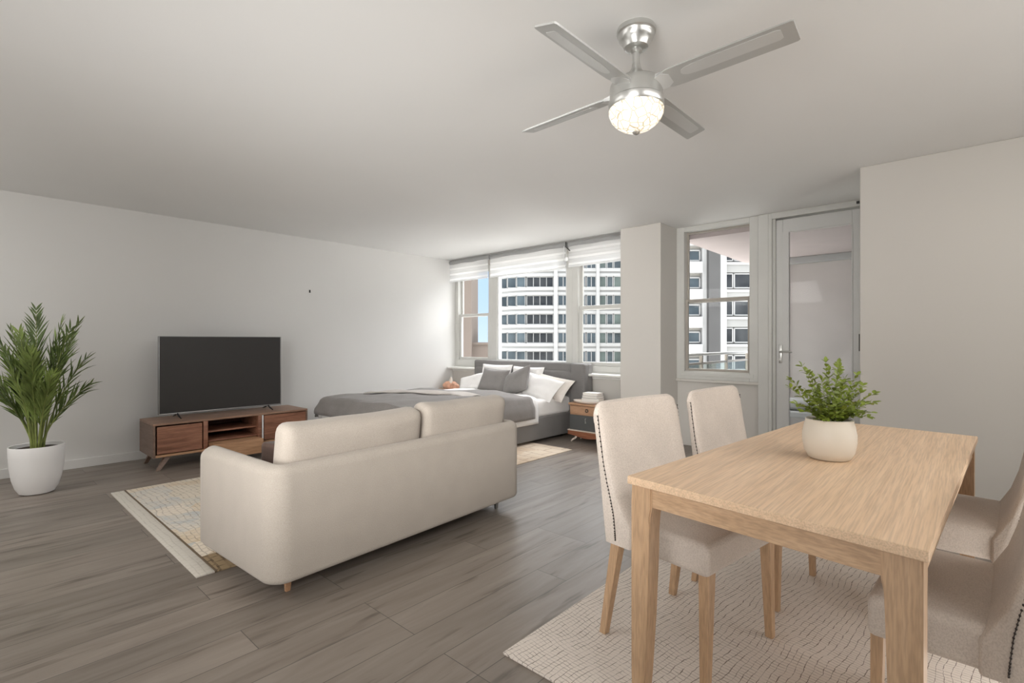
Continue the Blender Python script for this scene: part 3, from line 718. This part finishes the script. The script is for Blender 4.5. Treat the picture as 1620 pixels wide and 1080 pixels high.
pillow('lower cream-edged white pillow under the right-hand white pillow', 'linen_b', (-3.93, 5.04, .615), (50, 6, -8), .68, .33, .10, 7)

# ------------------------------------------------------------------ nightstands, tray, books, ornament
def nightstand(x0, x1, y0, y1, label, parts=True):
    t = thing('nightstand', label, 'nightstand', ((x0+x1)/2, (y0+y1)/2, 0), world=True)
    b = BM(); box(b, x0-.01, x1+.01, y0-.008, y1, .435, .462, .006); part('top', b, 'stand_wood', t, wn=True)
    b = BM(); box(b, x0, x1, y0+.012, y1, .135, .435, .01, 3); part('carcass', b, 'stand_wood', t, wn=True)
    b = BM(); box(b, x0+.012, x1-.012, y0, y0+.018, .335, .428, .006); a = part('drawer', b, 'stand_wood', t, wn=True)
    b = BM(); xc = (x0+x1)/2
    tube(b, [(xc+.017*math.cos(R(20*k)), y0-.008, .382+.017*math.sin(R(20*k))) for k in range(19)], .005, 6, False); tube(b, [(xc, y0+.002, .400), (xc, y0-.010, .398)], .006); part('ring_pull', b, 'nail', a)
    b = BM(); box(b, x0+.006, x1-.006, y0-.004, y0+.018, .145, .322, .008, 3); a = part('drawer', b, 'stand_grey', t, label='slate grey lower drawer', wn=True)
    b = BM(); tube(b, [(xc-.015, y0-.004, .29), (xc-.015, y0-.016, .285), (xc-.015, y0-.012, .255)], .006); lathe(b, [(0, 0), (.009, .003), (.006, .012), (0, .014)], (xc-.015, y0-.008, .235), 10); part('pull', b, 'nickel', a)
    b = BM(); pr = []
    for k in range(25):
        q = k/24; pr.append((x0-.012+(x1-x0+.024)*q, .085-.030*math.sin(math.pi*q)*abs(math.sin(math.pi*1.0*q))))
    loft(b, [[(x, y0-.012, z), (x, y0-.012, .138), (x, y1-.02, .138), (x, y1-.02, z)] for x, z in pr]); part('base_apron', b, 'redwood', t, label='reddish curved base apron')
    b = BM(); box(b, x0-.016, x1+.016, y0-.018, y1-.01, .132, .145, .004); part('base_moulding', b, 'tray', t, wn=True)
    for sx in (0, 1):
        for sy in (0, 1):
            X = x0+.05 if sx == 0 else x1-.05; Yc = y0+.02 if sy == 0 else y1-.05; sg = 1 if sx == 0 else -1
            b = BM(); tube(b, [(X-sg*.03, Yc-.005, .0), (X-sg*.015, Yc, .02), (X+sg*.02, Yc+.005, .045), (X+sg*.04, Yc+.01, .08), (X+sg*.04, Yc+.01, .11)], [.008, .011, .014, .017, .02], 8); part('leg', b, 'tray', t)
    return t
nightstand(-3.535, -3.03, 4.93, 5.19, 'two-drawer nightstand with tan and slate fronts right of the bed')
nightstand(-6.10, -5.60, 4.98, 5.24, 'matching nightstand in the corner left of the bed')
t = thing('round_tray', 'pale round tray on the right nightstand', 'tray', (-3.345, 5.02, .462))
b = BM(); lathe(b, [(0, 0), (.13, 0), (.150, .008), (.158, .024), (.153, .028), (.146, .026), (.138, .014), (0, .014)], seg=48); b.transform(Matrix.Diagonal((1.12, .60, 1, 1))); part('dish', b, 'tray', t)
b = BM(); lathe(b, [(.146, .024), (.160, .024), (.160, .030), (.146, .030), (.146, .024)], seg=48); b.transform(Matrix.Diagonal((1.12, .60, 1, 1))); part('rim', b, 'paper', t)
for k, (w_, d_, h_, z_, rz, mt, lb) in enumerate(((.225, .15, .045, .476, 6, 'paper', 'thick pale book at the bottom of the nightstand stack'), (.215, .145, .03, .521, -3, 'paper2', 'grey book in the middle of the nightstand stack'), (.20, .14, .033, .551, 4, 'paper', 'pale book on top of the nightstand stack'))):
    t = thing('book', lb, 'book', (-3.29, 5.07, z_), rz=R(rz), group='books stacked on the nightstand')
    b = BM(); box(b, -w_/2, w_/2, -d_/2, d_/2, 0, .004, .001); box(b, -w_/2, w_/2, -d_/2, d_/2, h_-.004, h_, .001); box(b, -w_/2, -w_/2+.004, -d_/2, d_/2, .003, h_-.003); part('cover', b, mt, t)
    b = BM(); box(b, -w_/2+.004, w_/2-.006, -d_/2+.005, d_/2-.005, .004, h_-.004); part('pages', b, 'pages', t)
t = thing('table_ornament', 'peach lumpy stone-like ornament with a pale tip in the far corner', 'ornament', (-5.82, 5.06, .462))
b = BM()
for k, (x, y, r_, zz) in enumerate(((-.11, 0, .06, .04), (-.04, -.02, .07, .055), (.05, .01, .065, .05), (.12, 0, .05, .04), (0, .03, .065, .06))):
    s_ = bmesh.new(); bmesh.ops.create_icosphere(s_, subdivisions=3, radius=r_)
    for v in s_.verts:
        v.co *= 1+.22*mnoise.noise(v.co*22+Vector((k*3, 0, 0))); v.co.z = max(-zz, v.co.z)
    bmesh.ops.translate(s_, verts=s_.verts[:], vec=(x, y, zz)); merge(b, s_)
part('stone', b, 'peach', t)
b = BM(); lathe(b, [(.045, .07), (.034, .11), (.02, .15), (.008, .185), (0, .192)], (-.01, .0, 0), 14); part('tip', b, 'tray', t, label='pale pointed tip')
t = thing('sill_trinket', 'small dark trinket lying on the white sill behind the pillows', 'trinket', (-5.28, 5.37, .786))
b = BM(); tube(b, [(-.05, 0, .008), (-.03, .01, .03), (.0, 0, .04), (.02, -.01, .025)], [.006, .012, .014, .008], 8); part('body', b, 'black', t)
b = BM(); tube(b, [(.02, -.01, .010), (.06, 0, .02), (.08, .01, .006)], .007, 8); part('clip', b, 'steel', t)
b = BM(); tube(b, [(-6.2, 3.02, 1.83), (-6.193, 3.02, 1.83), (-6.19, 3.015, 1.845)], .004, 6); box(b, -6.2, -6.196, 3.010, 3.030, 1.81, 1.845, .001)
tag(part('wall_hook', b, 'black'), 'tiny black hook mark high on the left wall', 'hook')

# ------------------------------------------------------------------ dining table
Q = [Vector((-.828, 1.479)), Vector((-.059, 1.369)), Vector((.037, 3.182)), Vector((-.663, 3.271))]
cen = sum(Q, Vector((0, 0)))/4
tb = thing('dining_table', 'light oak dining table on the cream rug', 'table', (cen.x, cen.y, .01), world=True)
def qp(u, v):      # u, v in 0..1 over the table top
    a = Q[0].lerp(Q[1], u); c1 = Q[3].lerp(Q[2], u); return a.lerp(c1, v)
def qi(du, dv, fu, fv):   # point inset by metres from a corner
    w_ = .75; l_ = 1.8
    return qp(du/w_ if not fu else 1-du/w_, dv/l_ if not fv else 1-dv/l_)
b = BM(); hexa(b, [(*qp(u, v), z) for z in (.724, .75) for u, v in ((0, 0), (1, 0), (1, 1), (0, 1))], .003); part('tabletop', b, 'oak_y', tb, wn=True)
IN = .010; LW = .067
def apron(p0, p1, n, mat):
    b = BM(); p0 = Vector(p0); p1 = Vector(p1); n = Vector(n).normalized()*.022
    hexa(b, [(*p0, .662), (*p1, .662), (*(p1+n), .662), (*(p0+n), .662), (*p0, .7235), (*p1, .7235), (*(p1+n), .7235), (*(p0+n), .7235)], .002); part('apron', b, mat, tb, wn=True)
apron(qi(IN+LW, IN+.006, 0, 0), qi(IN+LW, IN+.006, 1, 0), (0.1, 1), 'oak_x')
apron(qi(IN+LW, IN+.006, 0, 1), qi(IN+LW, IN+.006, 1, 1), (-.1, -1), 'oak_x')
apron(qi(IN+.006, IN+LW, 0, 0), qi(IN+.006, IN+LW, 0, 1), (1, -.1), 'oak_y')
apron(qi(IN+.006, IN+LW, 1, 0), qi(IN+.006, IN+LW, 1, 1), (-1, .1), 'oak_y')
for fu in (0, 1):
    for fv in (0, 1):
        b = BM(); rings = []
        for z, k in ((.01, .66), (.12, .74), (.30, .86), (.48, .94), (.58, .98), (.63, 1.02), (.66, 1.10), (.7235, 1.10)):
            lw = LW*k
            rings.append([(*qi(IN+a_, IN+c_, fu, fv), z) for a_, c_ in ((0, 0), (lw, 0), (lw, lw), (0, lw))])
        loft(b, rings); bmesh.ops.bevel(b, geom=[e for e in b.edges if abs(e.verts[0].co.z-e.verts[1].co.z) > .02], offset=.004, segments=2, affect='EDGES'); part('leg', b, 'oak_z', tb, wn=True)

# ------------------------------------------------------------------ plant on the table
pp = thing('potted_fern', 'small leafy green plant in a cream pot on the dining table', 'potted plant', (-.385, 2.205, .75))
b = BM(); lathe(b, [(0, 0), (.060, 0), (.070, .006), (.082, .03), (.0885, .065), (.0885, .095), (.083, .125), (.078, .142), (.079, .148), (.074, .150), (.070, .145), (.070, .128), (0, .128)], seg=48); part('pot', b, 'pot2', pp)
b = BM(); lathe(b, [(0, .134), (.04, .136), (.069, .130)], seg=24); part('soil', b, 'soil', pp)
rnd = random.Random(5)
def small_leaf(bm, p, d, nrm, ln, wd):
    d = d.normalized(); s_ = d.cross(nrm).normalized(); n_ = s_.cross(d)
    vs = []
    for q, wf, hh in ((0, .1, 0), (.3, .85, .06), (.6, 1, .07), (.85, .6, .03), (1, .05, -.04)):
        c0 = p+d*ln*q+n_*ln*hh; vs.append((bm.verts.new(c0-s_*wd*wf), bm.verts.new(c0-n_*wd*.18*wf), bm.verts.new(c0+s_*wd*wf)))
    for a, c1 in zip(vs, vs[1:]):
        bm.faces.new((a[0], a[1], c1[1], c1[0])); bm.faces.new((a[1], a[2], c1[2], c1[1]))
sp = [(-.145, .0, .235), (-.09, .02, .315), (-.14, -.02, .18), (.0, .02, .33), (.035, .0, .325), (.125, .03, .28), (.155, -.02, .215), (.12, -.05, .15), (-.06, -.05, .27), (.07, .05, .31), (.06, -.06, .25), (-.1, -.06, .2),
      (.0, -.08, .24), (.09, -.04, .22), (-.04, .07, .29), (-.115, .05, .26), (.03, -.10, .19), (-.06, -.09, .18), (.10, .07, .25), (.0, .1, .27), (.11, -.08, .19), (-.02, -.03, .30), (.05, .02, .29), (-.08, .0, .22), (.02, -.06, .27), (.08, -.09, .14), (-.03, -.11, .16), (-.11, -.03, .15), (.135, .0, .18), (.155, .04, .24), (.0, -.06, .14), (.05, -.08, .16), (-.06, -.07, .13), (.08, -.02, .15), (-.08, .03, .16), (.03, .04, .2), (-.03, .03, .22), (.09, .04, .17), (-.05, -.02, .19), (.02, -.02, .17)]
for i, (rx, ry, hz) in enumerate(sp):
    tip = CR*rx*1.0+CF*ry+Vector((0, 0, .03+hz)); base = CR*rx*.25+CF*ry*.25+Vector((0, 0, .132)); mid = base*.5+tip*.5+Vector((0, 0, .025)); mid.x = mid.x*.85; mid.y = mid.y*.85
    cv = lambda t_: base*(1-t_)**2+mid*2*t_*(1-t_)+tip*t_*t_
    b = BM(); tube(b, [cv(k/8) for k in range(9)], [.0016-.0009*k/8 for k in range(9)], 5); s_ = part('sprig', b, 'stem', pp)
    b = BM()
    for j in range(11):
        t_ = .15+.85*j/10; p0 = cv(t_); tg = (cv(min(1, t_+.02))-cv(t_-.02)).normalized(); ax = tg.cross(Vector((rnd.uniform(-.6, .6), rnd.uniform(-.6, .6), 1))).normalized()
        for sg in (-1, 1):
            d_ = ax*sg+tg*rnd.uniform(.3, .9)+Vector((rnd.uniform(-.3, .3), rnd.uniform(-.3, .3), rnd.uniform(-.1, .4)))
            small_leaf(b, p0, d_, Vector((rnd.uniform(-.4, .4), rnd.uniform(-.6, .2), 1)), rnd.uniform(.017, .027), rnd.uniform(.0048, .0075))
    small_leaf(b, cv(1), tip-mid, Vector((.1, -.3, 1)), .024, .007)
    part('leaves', b, 'leaf3', s_)

# ------------------------------------------------------------------ dining chairs (local: +x is the way one faces, origin between the feet)
CG = 'beige upholstered dining chairs around the oak table'
def make_chair(label):
    t = thing('dining_chair', label, 'chair', (0, 0, 0), group=CG)
    W = .262
    # seat
    b = BM(); box(b, -.16, .220, -W, W, .386, .495, .022, 3)
    bmesh.ops.subdivide_edges(b, edges=[e for e in b.edges if e.calc_length() > .12], cuts=8, use_grid_fill=True)
    for v in b.verts:
        if v.co.z > .46: v.co.z += .014*(1-(v.co.y/W)**4)*max(0, 1-((v.co.x-.04)/.21)**4)
        v.co.y *= 1+.03*(v.co.x/.24)
    part('seat', b, 'chair', t, wn=True)
    # backrest: side profile lofted across, rounded at the ends
    def prof(e, wsc):
        pin = .016*(1-math.sqrt(max(0, 1-e*e))); top = .935-.055*(1-math.sqrt(max(0, 1-e**2.2)))
        rear = [(-.222, .388), (-.238, .50), (-.252, .62), (-.266, .74), (-.279, .85)]
        front = [(-.228, .86), (-.208, .75), (-.182, .64), (-.150, .56), (-.112, .505), (-.085, .47), (-.085, .388)]
        out = [(x+pin, z) for x, z in rear]
        for x, z in ((-.284, top-.03), (-.279, top-.008), (-.262, top), (-.247, top-.008), (-.240, top-.03)): out.append((x+(pin if x < -.262 else -pin*.6), z))
        out += [(x-pin, z) for x, z in front]
        return out
    b = BM(); rings = []
    n = 20
    for k in range(n+1):
        y = -1+2*k/n; y = math.copysign(1-(1-abs(y))**1.9, y)
        e = max(0, (abs(y)-.80)/.20); e = min(e, 1)
        pr = prof(e, 1); curve = -.022*(1-y*y)
        rings.append([(x+curve*max(0, (z-.5)/.43), y*(W+.010)*(1+.02*(.6-z)/.3)*(1.0+.06*max(0, (z-.6)/.33)), z) for x, z in pr])
    loft(b, rings); bk = part('backrest', b, 'chair', t)
    # nail line along each side
    for sg in (-1, 1):
        b = BM(); line = [(-.246, .88), (-.236, .80), (-.222, .70), (-.205, .62), (-.186, .555), (-.172, .50), (-.164, .44), (-.160, .40)]
        pts = []
        for (xa, za), (xb, zb) in zip(line, line[1:]):
            for q in range(5): pts.append((xa+(xb-xa)*q/5, za+(zb-za)*q/5))
        tube(b, [(x, sg*(W+.011)*(1+.02*(.6-z)/.3)*(1.0+.06*max(0, (z-.6)/.33)), z) for x, z in pts], .0016, 5)
        for x, z in pts:
            s_ = bmesh.new(); bmesh.ops.create_icosphere(s_, subdivisions=1, radius=.0038)
            bmesh.ops.translate(s_, verts=s_.verts[:], vec=(x, sg*(W+.0125)*(1+.02*(.6-z)/.3)*(1.0+.06*max(0, (z-.6)/.33)), z)); merge(b, s_)
        part('nailhead_trim', b, 'nail', bk)
    for sx, sy in ((1, -1), (1, 1), (-1, -1), (-1, 1)):
        xt = .192 if sx > 0 else -.185; xb = .197 if sx > 0 else -.245; yt = sy*.226; yb_ = sy*.244
        rt = .021; rb = .0145; b = BM()
        hexa(b, [(xb-rb, yb_-rb, 0), (xb+rb, yb_-rb, 0), (xb+rb, yb_+rb, 0), (xb-rb, yb_+rb, 0), (xt-rt, yt-rt, .396), (xt+rt, yt-rt, .396), (xt+rt, yt+rt, .396), (xt-rt, yt+rt, .396)], .003)
        part('leg', b, 'oak_z', t, wn=True)
    return t
ch = make_chair('beige dining chair left of the table, nearest the sofa and camera')
ch.location = (-.815, 1.972, .01); ch.rotation_euler.z = R(-8.5)
for (x, y, rz, sx, lb) in ((-.768, 2.675, -5, .86, 'beige dining chair left of the table, farther back beside the balcony window'),
                           (-.03, 1.91, 177, .72, 'beige dining chair right of the table, nearest and cut by the frame'),
                           (.012, 2.765, 177, .74, 'beige dining chair right of the table, farther one against the bare right wall')):
    c = copy_tree(ch); c['label'] = lb; c.location = (x, y, .01); c.rotation_euler.z = R(rz); c.scale.x = sx

# ------------------------------------------------------------------ balcony
b = BM(); box(b, -2.50, 1.2, 5.75, 9.7, 2.38, 2.65); struct('trim_4', b, 'soffit')                  # balcony soffit
b = BM(); box(b, -2.75, 1.2, 5.75, 9.7, -.25, -.05); struct('trim_5', b, 'conc')                     # balcony slab
b = BM(); box(b, -2.33, 1.2, 8.0, 8.2, -.05, 2.38); struct('wall_balcony_end', b, 'taupe')
b = BM(); box(b, -2.33, 1.2, 7.93, 8.0, 2.285, 2.38, .01); struct('trim_6', b, 'bwhite', wn=True)
b = BM(); box(b, -1.93, -1.90, 7.97, 8.0, -.05, 2.285, .005); struct('trim_7', b, 'conc', wn=True)
b = BM(); box(b, .9, 1.2, 5.75, 8.0, -.05, 2.38); struct('wall_balcony_right', b, 'taupe')
r = thing('balcony_railing', 'grey metal and glass railing along the edge of the balcony', 'railing', (-2.65, 7.7, -.05), world=True)
b = BM(); box(b, -2.69, -2.63, 5.76, 9.65, 1.00, 1.035, .006); part('handrail', b, 'frame', r, wn=True)
b = BM(); box(b, -2.675, -2.645, 5.76, 9.65, .88, .91, .004); part('rail', b, 'frame_dark', r, wn=True)
b = BM(); box(b, -2.675, -2.645, 5.76, 9.65, .05, .09, .004); part('rail', b, 'frame_dark', r, wn=True)
for k in range(5):
    y = 5.80+k*.95; b = BM(); box(b, -2.68, -2.64, y-.02, y+.02, -.05, 1.0, .004); part('post', b, 'frame_dark', r, wn=True)
for k in range(4):
    y = 5.84+k*.95; b = BM(); box(b, -2.664, -2.656, y, y+.87, .09, .88); part('glass_panel', b, 'railglass', r)
t = thing('outdoor_bench', 'white outdoor bench with rolled cushion seen through the glass door', 'bench', (-1.55, 7.4, -.05), world=True)
b = BM(); box(b, -2.15, -.9, 7.15, 7.75, .22, .30, .02, 3); part('seat', b, 'bwhite', t, wn=True)
b = BM(); lathe(b, [(0, -.6), (.05, -.6), (.075, -.57), (.08, -.5), (.08, .4), (.07, .46), (.03, .48), (0, .48)], (-1.5, 7.3, .38), 20, Matrix.Rotation(R(90), 4, 'Y')); part('cushion_roll', b, 'bwhite', t)
for x in (-2.1, -.95):
    for y in (7.2, 7.7):
        b = BM(); box(b, x-.02, x+.02, y-.02, y+.02, -.05, .22, .003); part('leg', b, 'steel', t)

# ------------------------------------------------------------------ city outside
def facing(name, label, cat, D, dy=0):
    return thing(name, label, cat, (-S*D, C*D, -32.), rz=YAW)
K = 80/796
def fx(u): return (u-810)*K
def fz(v): return 1.19+(540-v)*K+32.
A = facing('apartment_tower', 'white apartment tower with blue window bands behind the wide window', 'building', 80)
rows = [(v0-29.6*k) for v0 in (555.2,) for k in range(-1, 8)]         # top v of each window band
pv = 17.
b = BM(); box(b, fx(832), fx(1060), 1.2, 14, 0, fz(300)); box(b, fx(794), fx(834), 5.2, 14, 0, fz(300))
part('core', b, 'bspan', A)
# floor bands: continuous white slabs, the left part swept back in a curve
def band(z0, z1, mat, name, y):
    b = BM(); out = []
    xs = [fx(u) for u in (788, 794, 800, 808, 818, 832, 850, 876, 1060)]
    ys = [4.0, 3.0, 2.3, 1.5, .9, .3, 0, 0, 0]
    rs = [[(x, q+y, z0), (x, q+y, z1), (x, q+y+1.2, z1), (x, q+y+1.2, z0)] for x, q in zip(xs, ys)]
    loft(b, rs); return part(name, b, mat, A)
for v in rows:
    z1 = fz(v); z0 = fz(v+pv)
    band(z0-.5, z0, 'bwhite', 'sill_band', -.12); band(z1, z1+.45, 'bwhite', 'head_band', -.12)
    band(fz(v+29.6)+.45, z0-.5, 'bspan', 'spandrel', 0)
def fwin(u0, u1, v0, v1, y, mats, n=1, skew=0., nm='window', depth=.25, border=.1):
    x0, x1, z0, z1 = fx(u0), fx(u1), fz(v1), fz(v0)
    b = BM(); box(b, x0, x1, y, y+depth, z0, z0+border); box(b, x0, x1, y, y+depth, z1-border, z1)
    for k in range(n+1):
        xx = x0+(x1-x0-border)*k/n; box(b, xx, xx+border, y, y+depth, z0, z1)
    w_ = part(nm, b, 'bwhite', A)
    b = BM(); box(b, x0+.02, x1-.02, y+.1, y+.16, z0+.02, z1-.02); part('pane', b, mats, w_)
for ri, v in enumerate(rows):
    fwin(792, 802, v, v+pv, 2.7, 'pane', 1)
    fwin(802.5, 816.5, v, v+pv, 1.6, 'pane', 1)
    fwin(817, 831.5, v, v+pv, .6, 'pane', 1)
    fwin(833, 876, v, v+pv, .55, 'pane_d', 4, nm='balcony', border=.12)
    fwin(882.5, 899.5, v, v+pv, .0, 'pane', 2)
    fwin(914, 926.5, v, v+pv+.5, .0, 'pane', 2)
    fwin(928, 943, v, v+pv+.5, .0, 'pane', 2)
    fwin(948, 959, v, v+pv+.5, .0, 'pane_g', 1)
    fwin(960, 970, v, v+pv+.5, .0, 'pane', 1)
    fwin(971, 986, v, v+pv+.5, .0, 'pane_g' if ri % 2 else 'pane', 1)
for u0, u1 in ((876, 882), (899.5, 914), (943, 948)):
    b = BM(); box(b, fx(u0), fx(u1), -.35, .9, 0, fz(310)); part('pier', b, 'bwhite', A)

K = 55/796
A2 = facing('apartment_block', 'cream apartment block with grey pier behind the balcony window', 'building', 55)
A = A2
b = BM(); box(b, fx(1072), fx(1330), .45, 10, 0, fz(330)); part('core', b, 'bcream', A2)
for k in range(-3, 4):
    v = 475+k*43.2
    fwin(1146, 1161, v, v+24, .15, 'pane_d', 1, border=.12); fwin(1162, 1192, v, v+24, .15, 'pane_d', 1, border=.12)
    fwin(1088, 1109, v+6, v+24, .15, 'pane', 1, border=.14)
    for u in (1200, 1240): fwin(u, u+30, v, v+24, .15, 'pane_d', 2, border=.12)
    b = BM(); box(b, fx(1078), fx(1109), -.5, .4, fz(v+43.5), fz(v+26.)); part('balcony_parapet', b, 'bwhite', A2)
    b = BM(); box(b, fx(1146), fx(1330), -.1, .5, fz(v+30), fz(v+26)); part('ledge', b, 'bwhite', A2)
    b = BM(); box(b, fx(1146), fx(1330), .05, .5, fz(v+42), fz(v+30)); part('spandrel', b, 'bspan', A2)
b = BM(); box(b, fx(1117), fx(1135), -.8, .5, 0, fz(330)); part('pier', b, 'bpier', A2, label='dark grey pier')
b = BM(); box(b, fx(1135), fx(1146), -.6, .5, 0, fz(330)); part('pier', b, 'bwhite', A2)
b = BM(); box(b, fx(1110), fx(1117), -.2, .5, 0, fz(330)); part('pier', b, 'bwhite', A2)

K = 40/796
A3 = facing('neighbouring_building', 'tan neighbouring building with a low roof at the left window edge', 'building', 40)
b = BM(); box(b, fx(640), fx(745.5), 0, 8, 0, fz(250)); part('tower_wall', b, 'btan', A3)
b = BM(); box(b, fx(745.5), fx(779), 1, 8, 0, fz(545)); part('low_wing', b, 'btan', A3)
b = BM(); box(b, fx(745.5), fx(781), .8, 8, fz(545), fz(541.5)); part('parapet', b, 'btan', A3)
A = A3
for k in range(-2, 4):
    v = 440+k*60; x0, x1, z0, z1 = fx(690), fx(718), fz(v+30), fz(v)
    b = BM(); ring(b, x0, x1, z0, z1, -.05, .05, .08); w_ = part('window', b, 'bwhite', A3)
    b = BM(); box(b, x0+.05, x1-.05, -.02, .0, z0+.05, z1-.05); part('pane', b, 'pane', w_)

# ------------------------------------------------------------------ light
sc = bpy.context.scene
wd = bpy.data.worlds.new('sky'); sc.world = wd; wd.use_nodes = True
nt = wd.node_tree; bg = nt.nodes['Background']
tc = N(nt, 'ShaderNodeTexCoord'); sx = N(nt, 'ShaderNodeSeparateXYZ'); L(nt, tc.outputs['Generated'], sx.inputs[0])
rp = ramp(nt, sx.outputs['Z'], [(.30, (2.1, 2.07, 2.0)), (.42, (1.55, 1.55, 1.5)), (.485, (.36, .44, .54)), (.53, (.28, .38, .53)), (.575, (.25, .36, .53)), (.66, (1.5, 1.55, 1.6)), (1., (1.7, 1.75, 1.8))])  # blue where the windows show it; brightened above and below to light the room
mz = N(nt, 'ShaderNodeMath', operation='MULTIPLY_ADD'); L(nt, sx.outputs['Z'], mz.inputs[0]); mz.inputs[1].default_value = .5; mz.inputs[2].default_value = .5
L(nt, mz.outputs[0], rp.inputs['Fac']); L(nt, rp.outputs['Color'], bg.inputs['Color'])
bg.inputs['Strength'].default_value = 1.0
def lamp(name, typ, energy, loc, rot, col=(1, 1, 1), **kw):
    l = bpy.data.lights.new(name, typ); l.energy = energy; l.color = col
    for k, v in kw.items(): setattr(l, k, v)
    o = bpy.data.objects.new(name, l); COL.objects.link(o); o.location = loc; o.rotation_euler = rot
    return o
def aim(o, tgt): o.rotation_euler = (Vector(tgt)-o.location).to_track_quat('-Z', 'Y').to_euler()
a2 = lamp('left_fill', 'AREA', 25, (-4.2, -1.3, 2.4), (0, 0, 0), (1, .988, .968), shape='RECTANGLE', size=3.6, size_y=1.0); aim(a2, (-4.3, .7, 0))  # added fill lamp, out of view, brightens the left floor and wall
a3 = lamp('ceiling_fill', 'AREA', 13, (-2.0, -1.0, .35), (0, 0, 0), (1, .988, .968), shape='RECTANGLE', size=5.5, size_y=1.4); aim(a3, (-2.5, .5, 2.5))  # added up-facing lamp, stands in for light bounced onto the ceiling
a4 = lamp('far_ceiling_fill', 'AREA', 10, (-1.2, -1.7, .9), (0, 0, 0), (1, .988, .968), shape='RECTANGLE', size=2.5, size_y=.8, spread=R(62)); aim(a4, (-3.4, 4.6, 2.35))  # unseen narrow lamp added to lift the far ceiling
a5 = lamp('bed_fill', 'AREA', 11, (-.3, -1.8, 2.0), (0, 0, 0), (1, .988, .968), shape='RECTANGLE', size=2., size_y=.8, spread=R(55)); aim(a5, (-4.6, 4.6, 1.0))  # narrow lamp added out of view to brighten bed and window wall
a6 = lamp('side_fill', 'AREA', 28, (1.35, 2.2, 2.4), (0, 0, 0), (1, .988, .968), shape='RECTANGLE', size=3.6, size_y=.9); aim(a6, (-1.2, 2.35, .3));  # no fixture here: added overhead fill, out of view, for table and chairs
a7 = lamp('side_up_fill', 'AREA', 8, (1.4, 2.2, .9), (0, 0, 0), (1, .988, .968), shape='RECTANGLE', size=1., size_y=3.); aim(a7, (.2, 2.0, 2.5))  # unseen lamp added low at the side to lift the ceiling
s1 = lamp('window_fill', 'AREA', 90, (-3.6, 7.4, 4.1), (0, 0, 0), (.96, .98, 1), shape='RECTANGLE', size=3.6, size_y=2.2, spread=R(110)); aim(s1, (-3.2, 4.0, 0))  # lamp added outside above the windows, pours extra daylight inward

# ------------------------------------------------------------------ camera
cam = bpy.data.cameras.new('camera'); cam.sensor_width = 36.; cam.lens = 36*796/1620; cam.clip_start = .02; cam.clip_end = 500
co = bpy.data.objects.new('camera', cam); COL.objects.link(co); co.location = (0, 0, 1.19); co.rotation_euler = (R(90), 0, YAW)
sc.camera = co
sc.view_settings.view_transform = 'Standard'; sc.view_settings.look = 'None'; sc.view_settings.exposure = 1.21
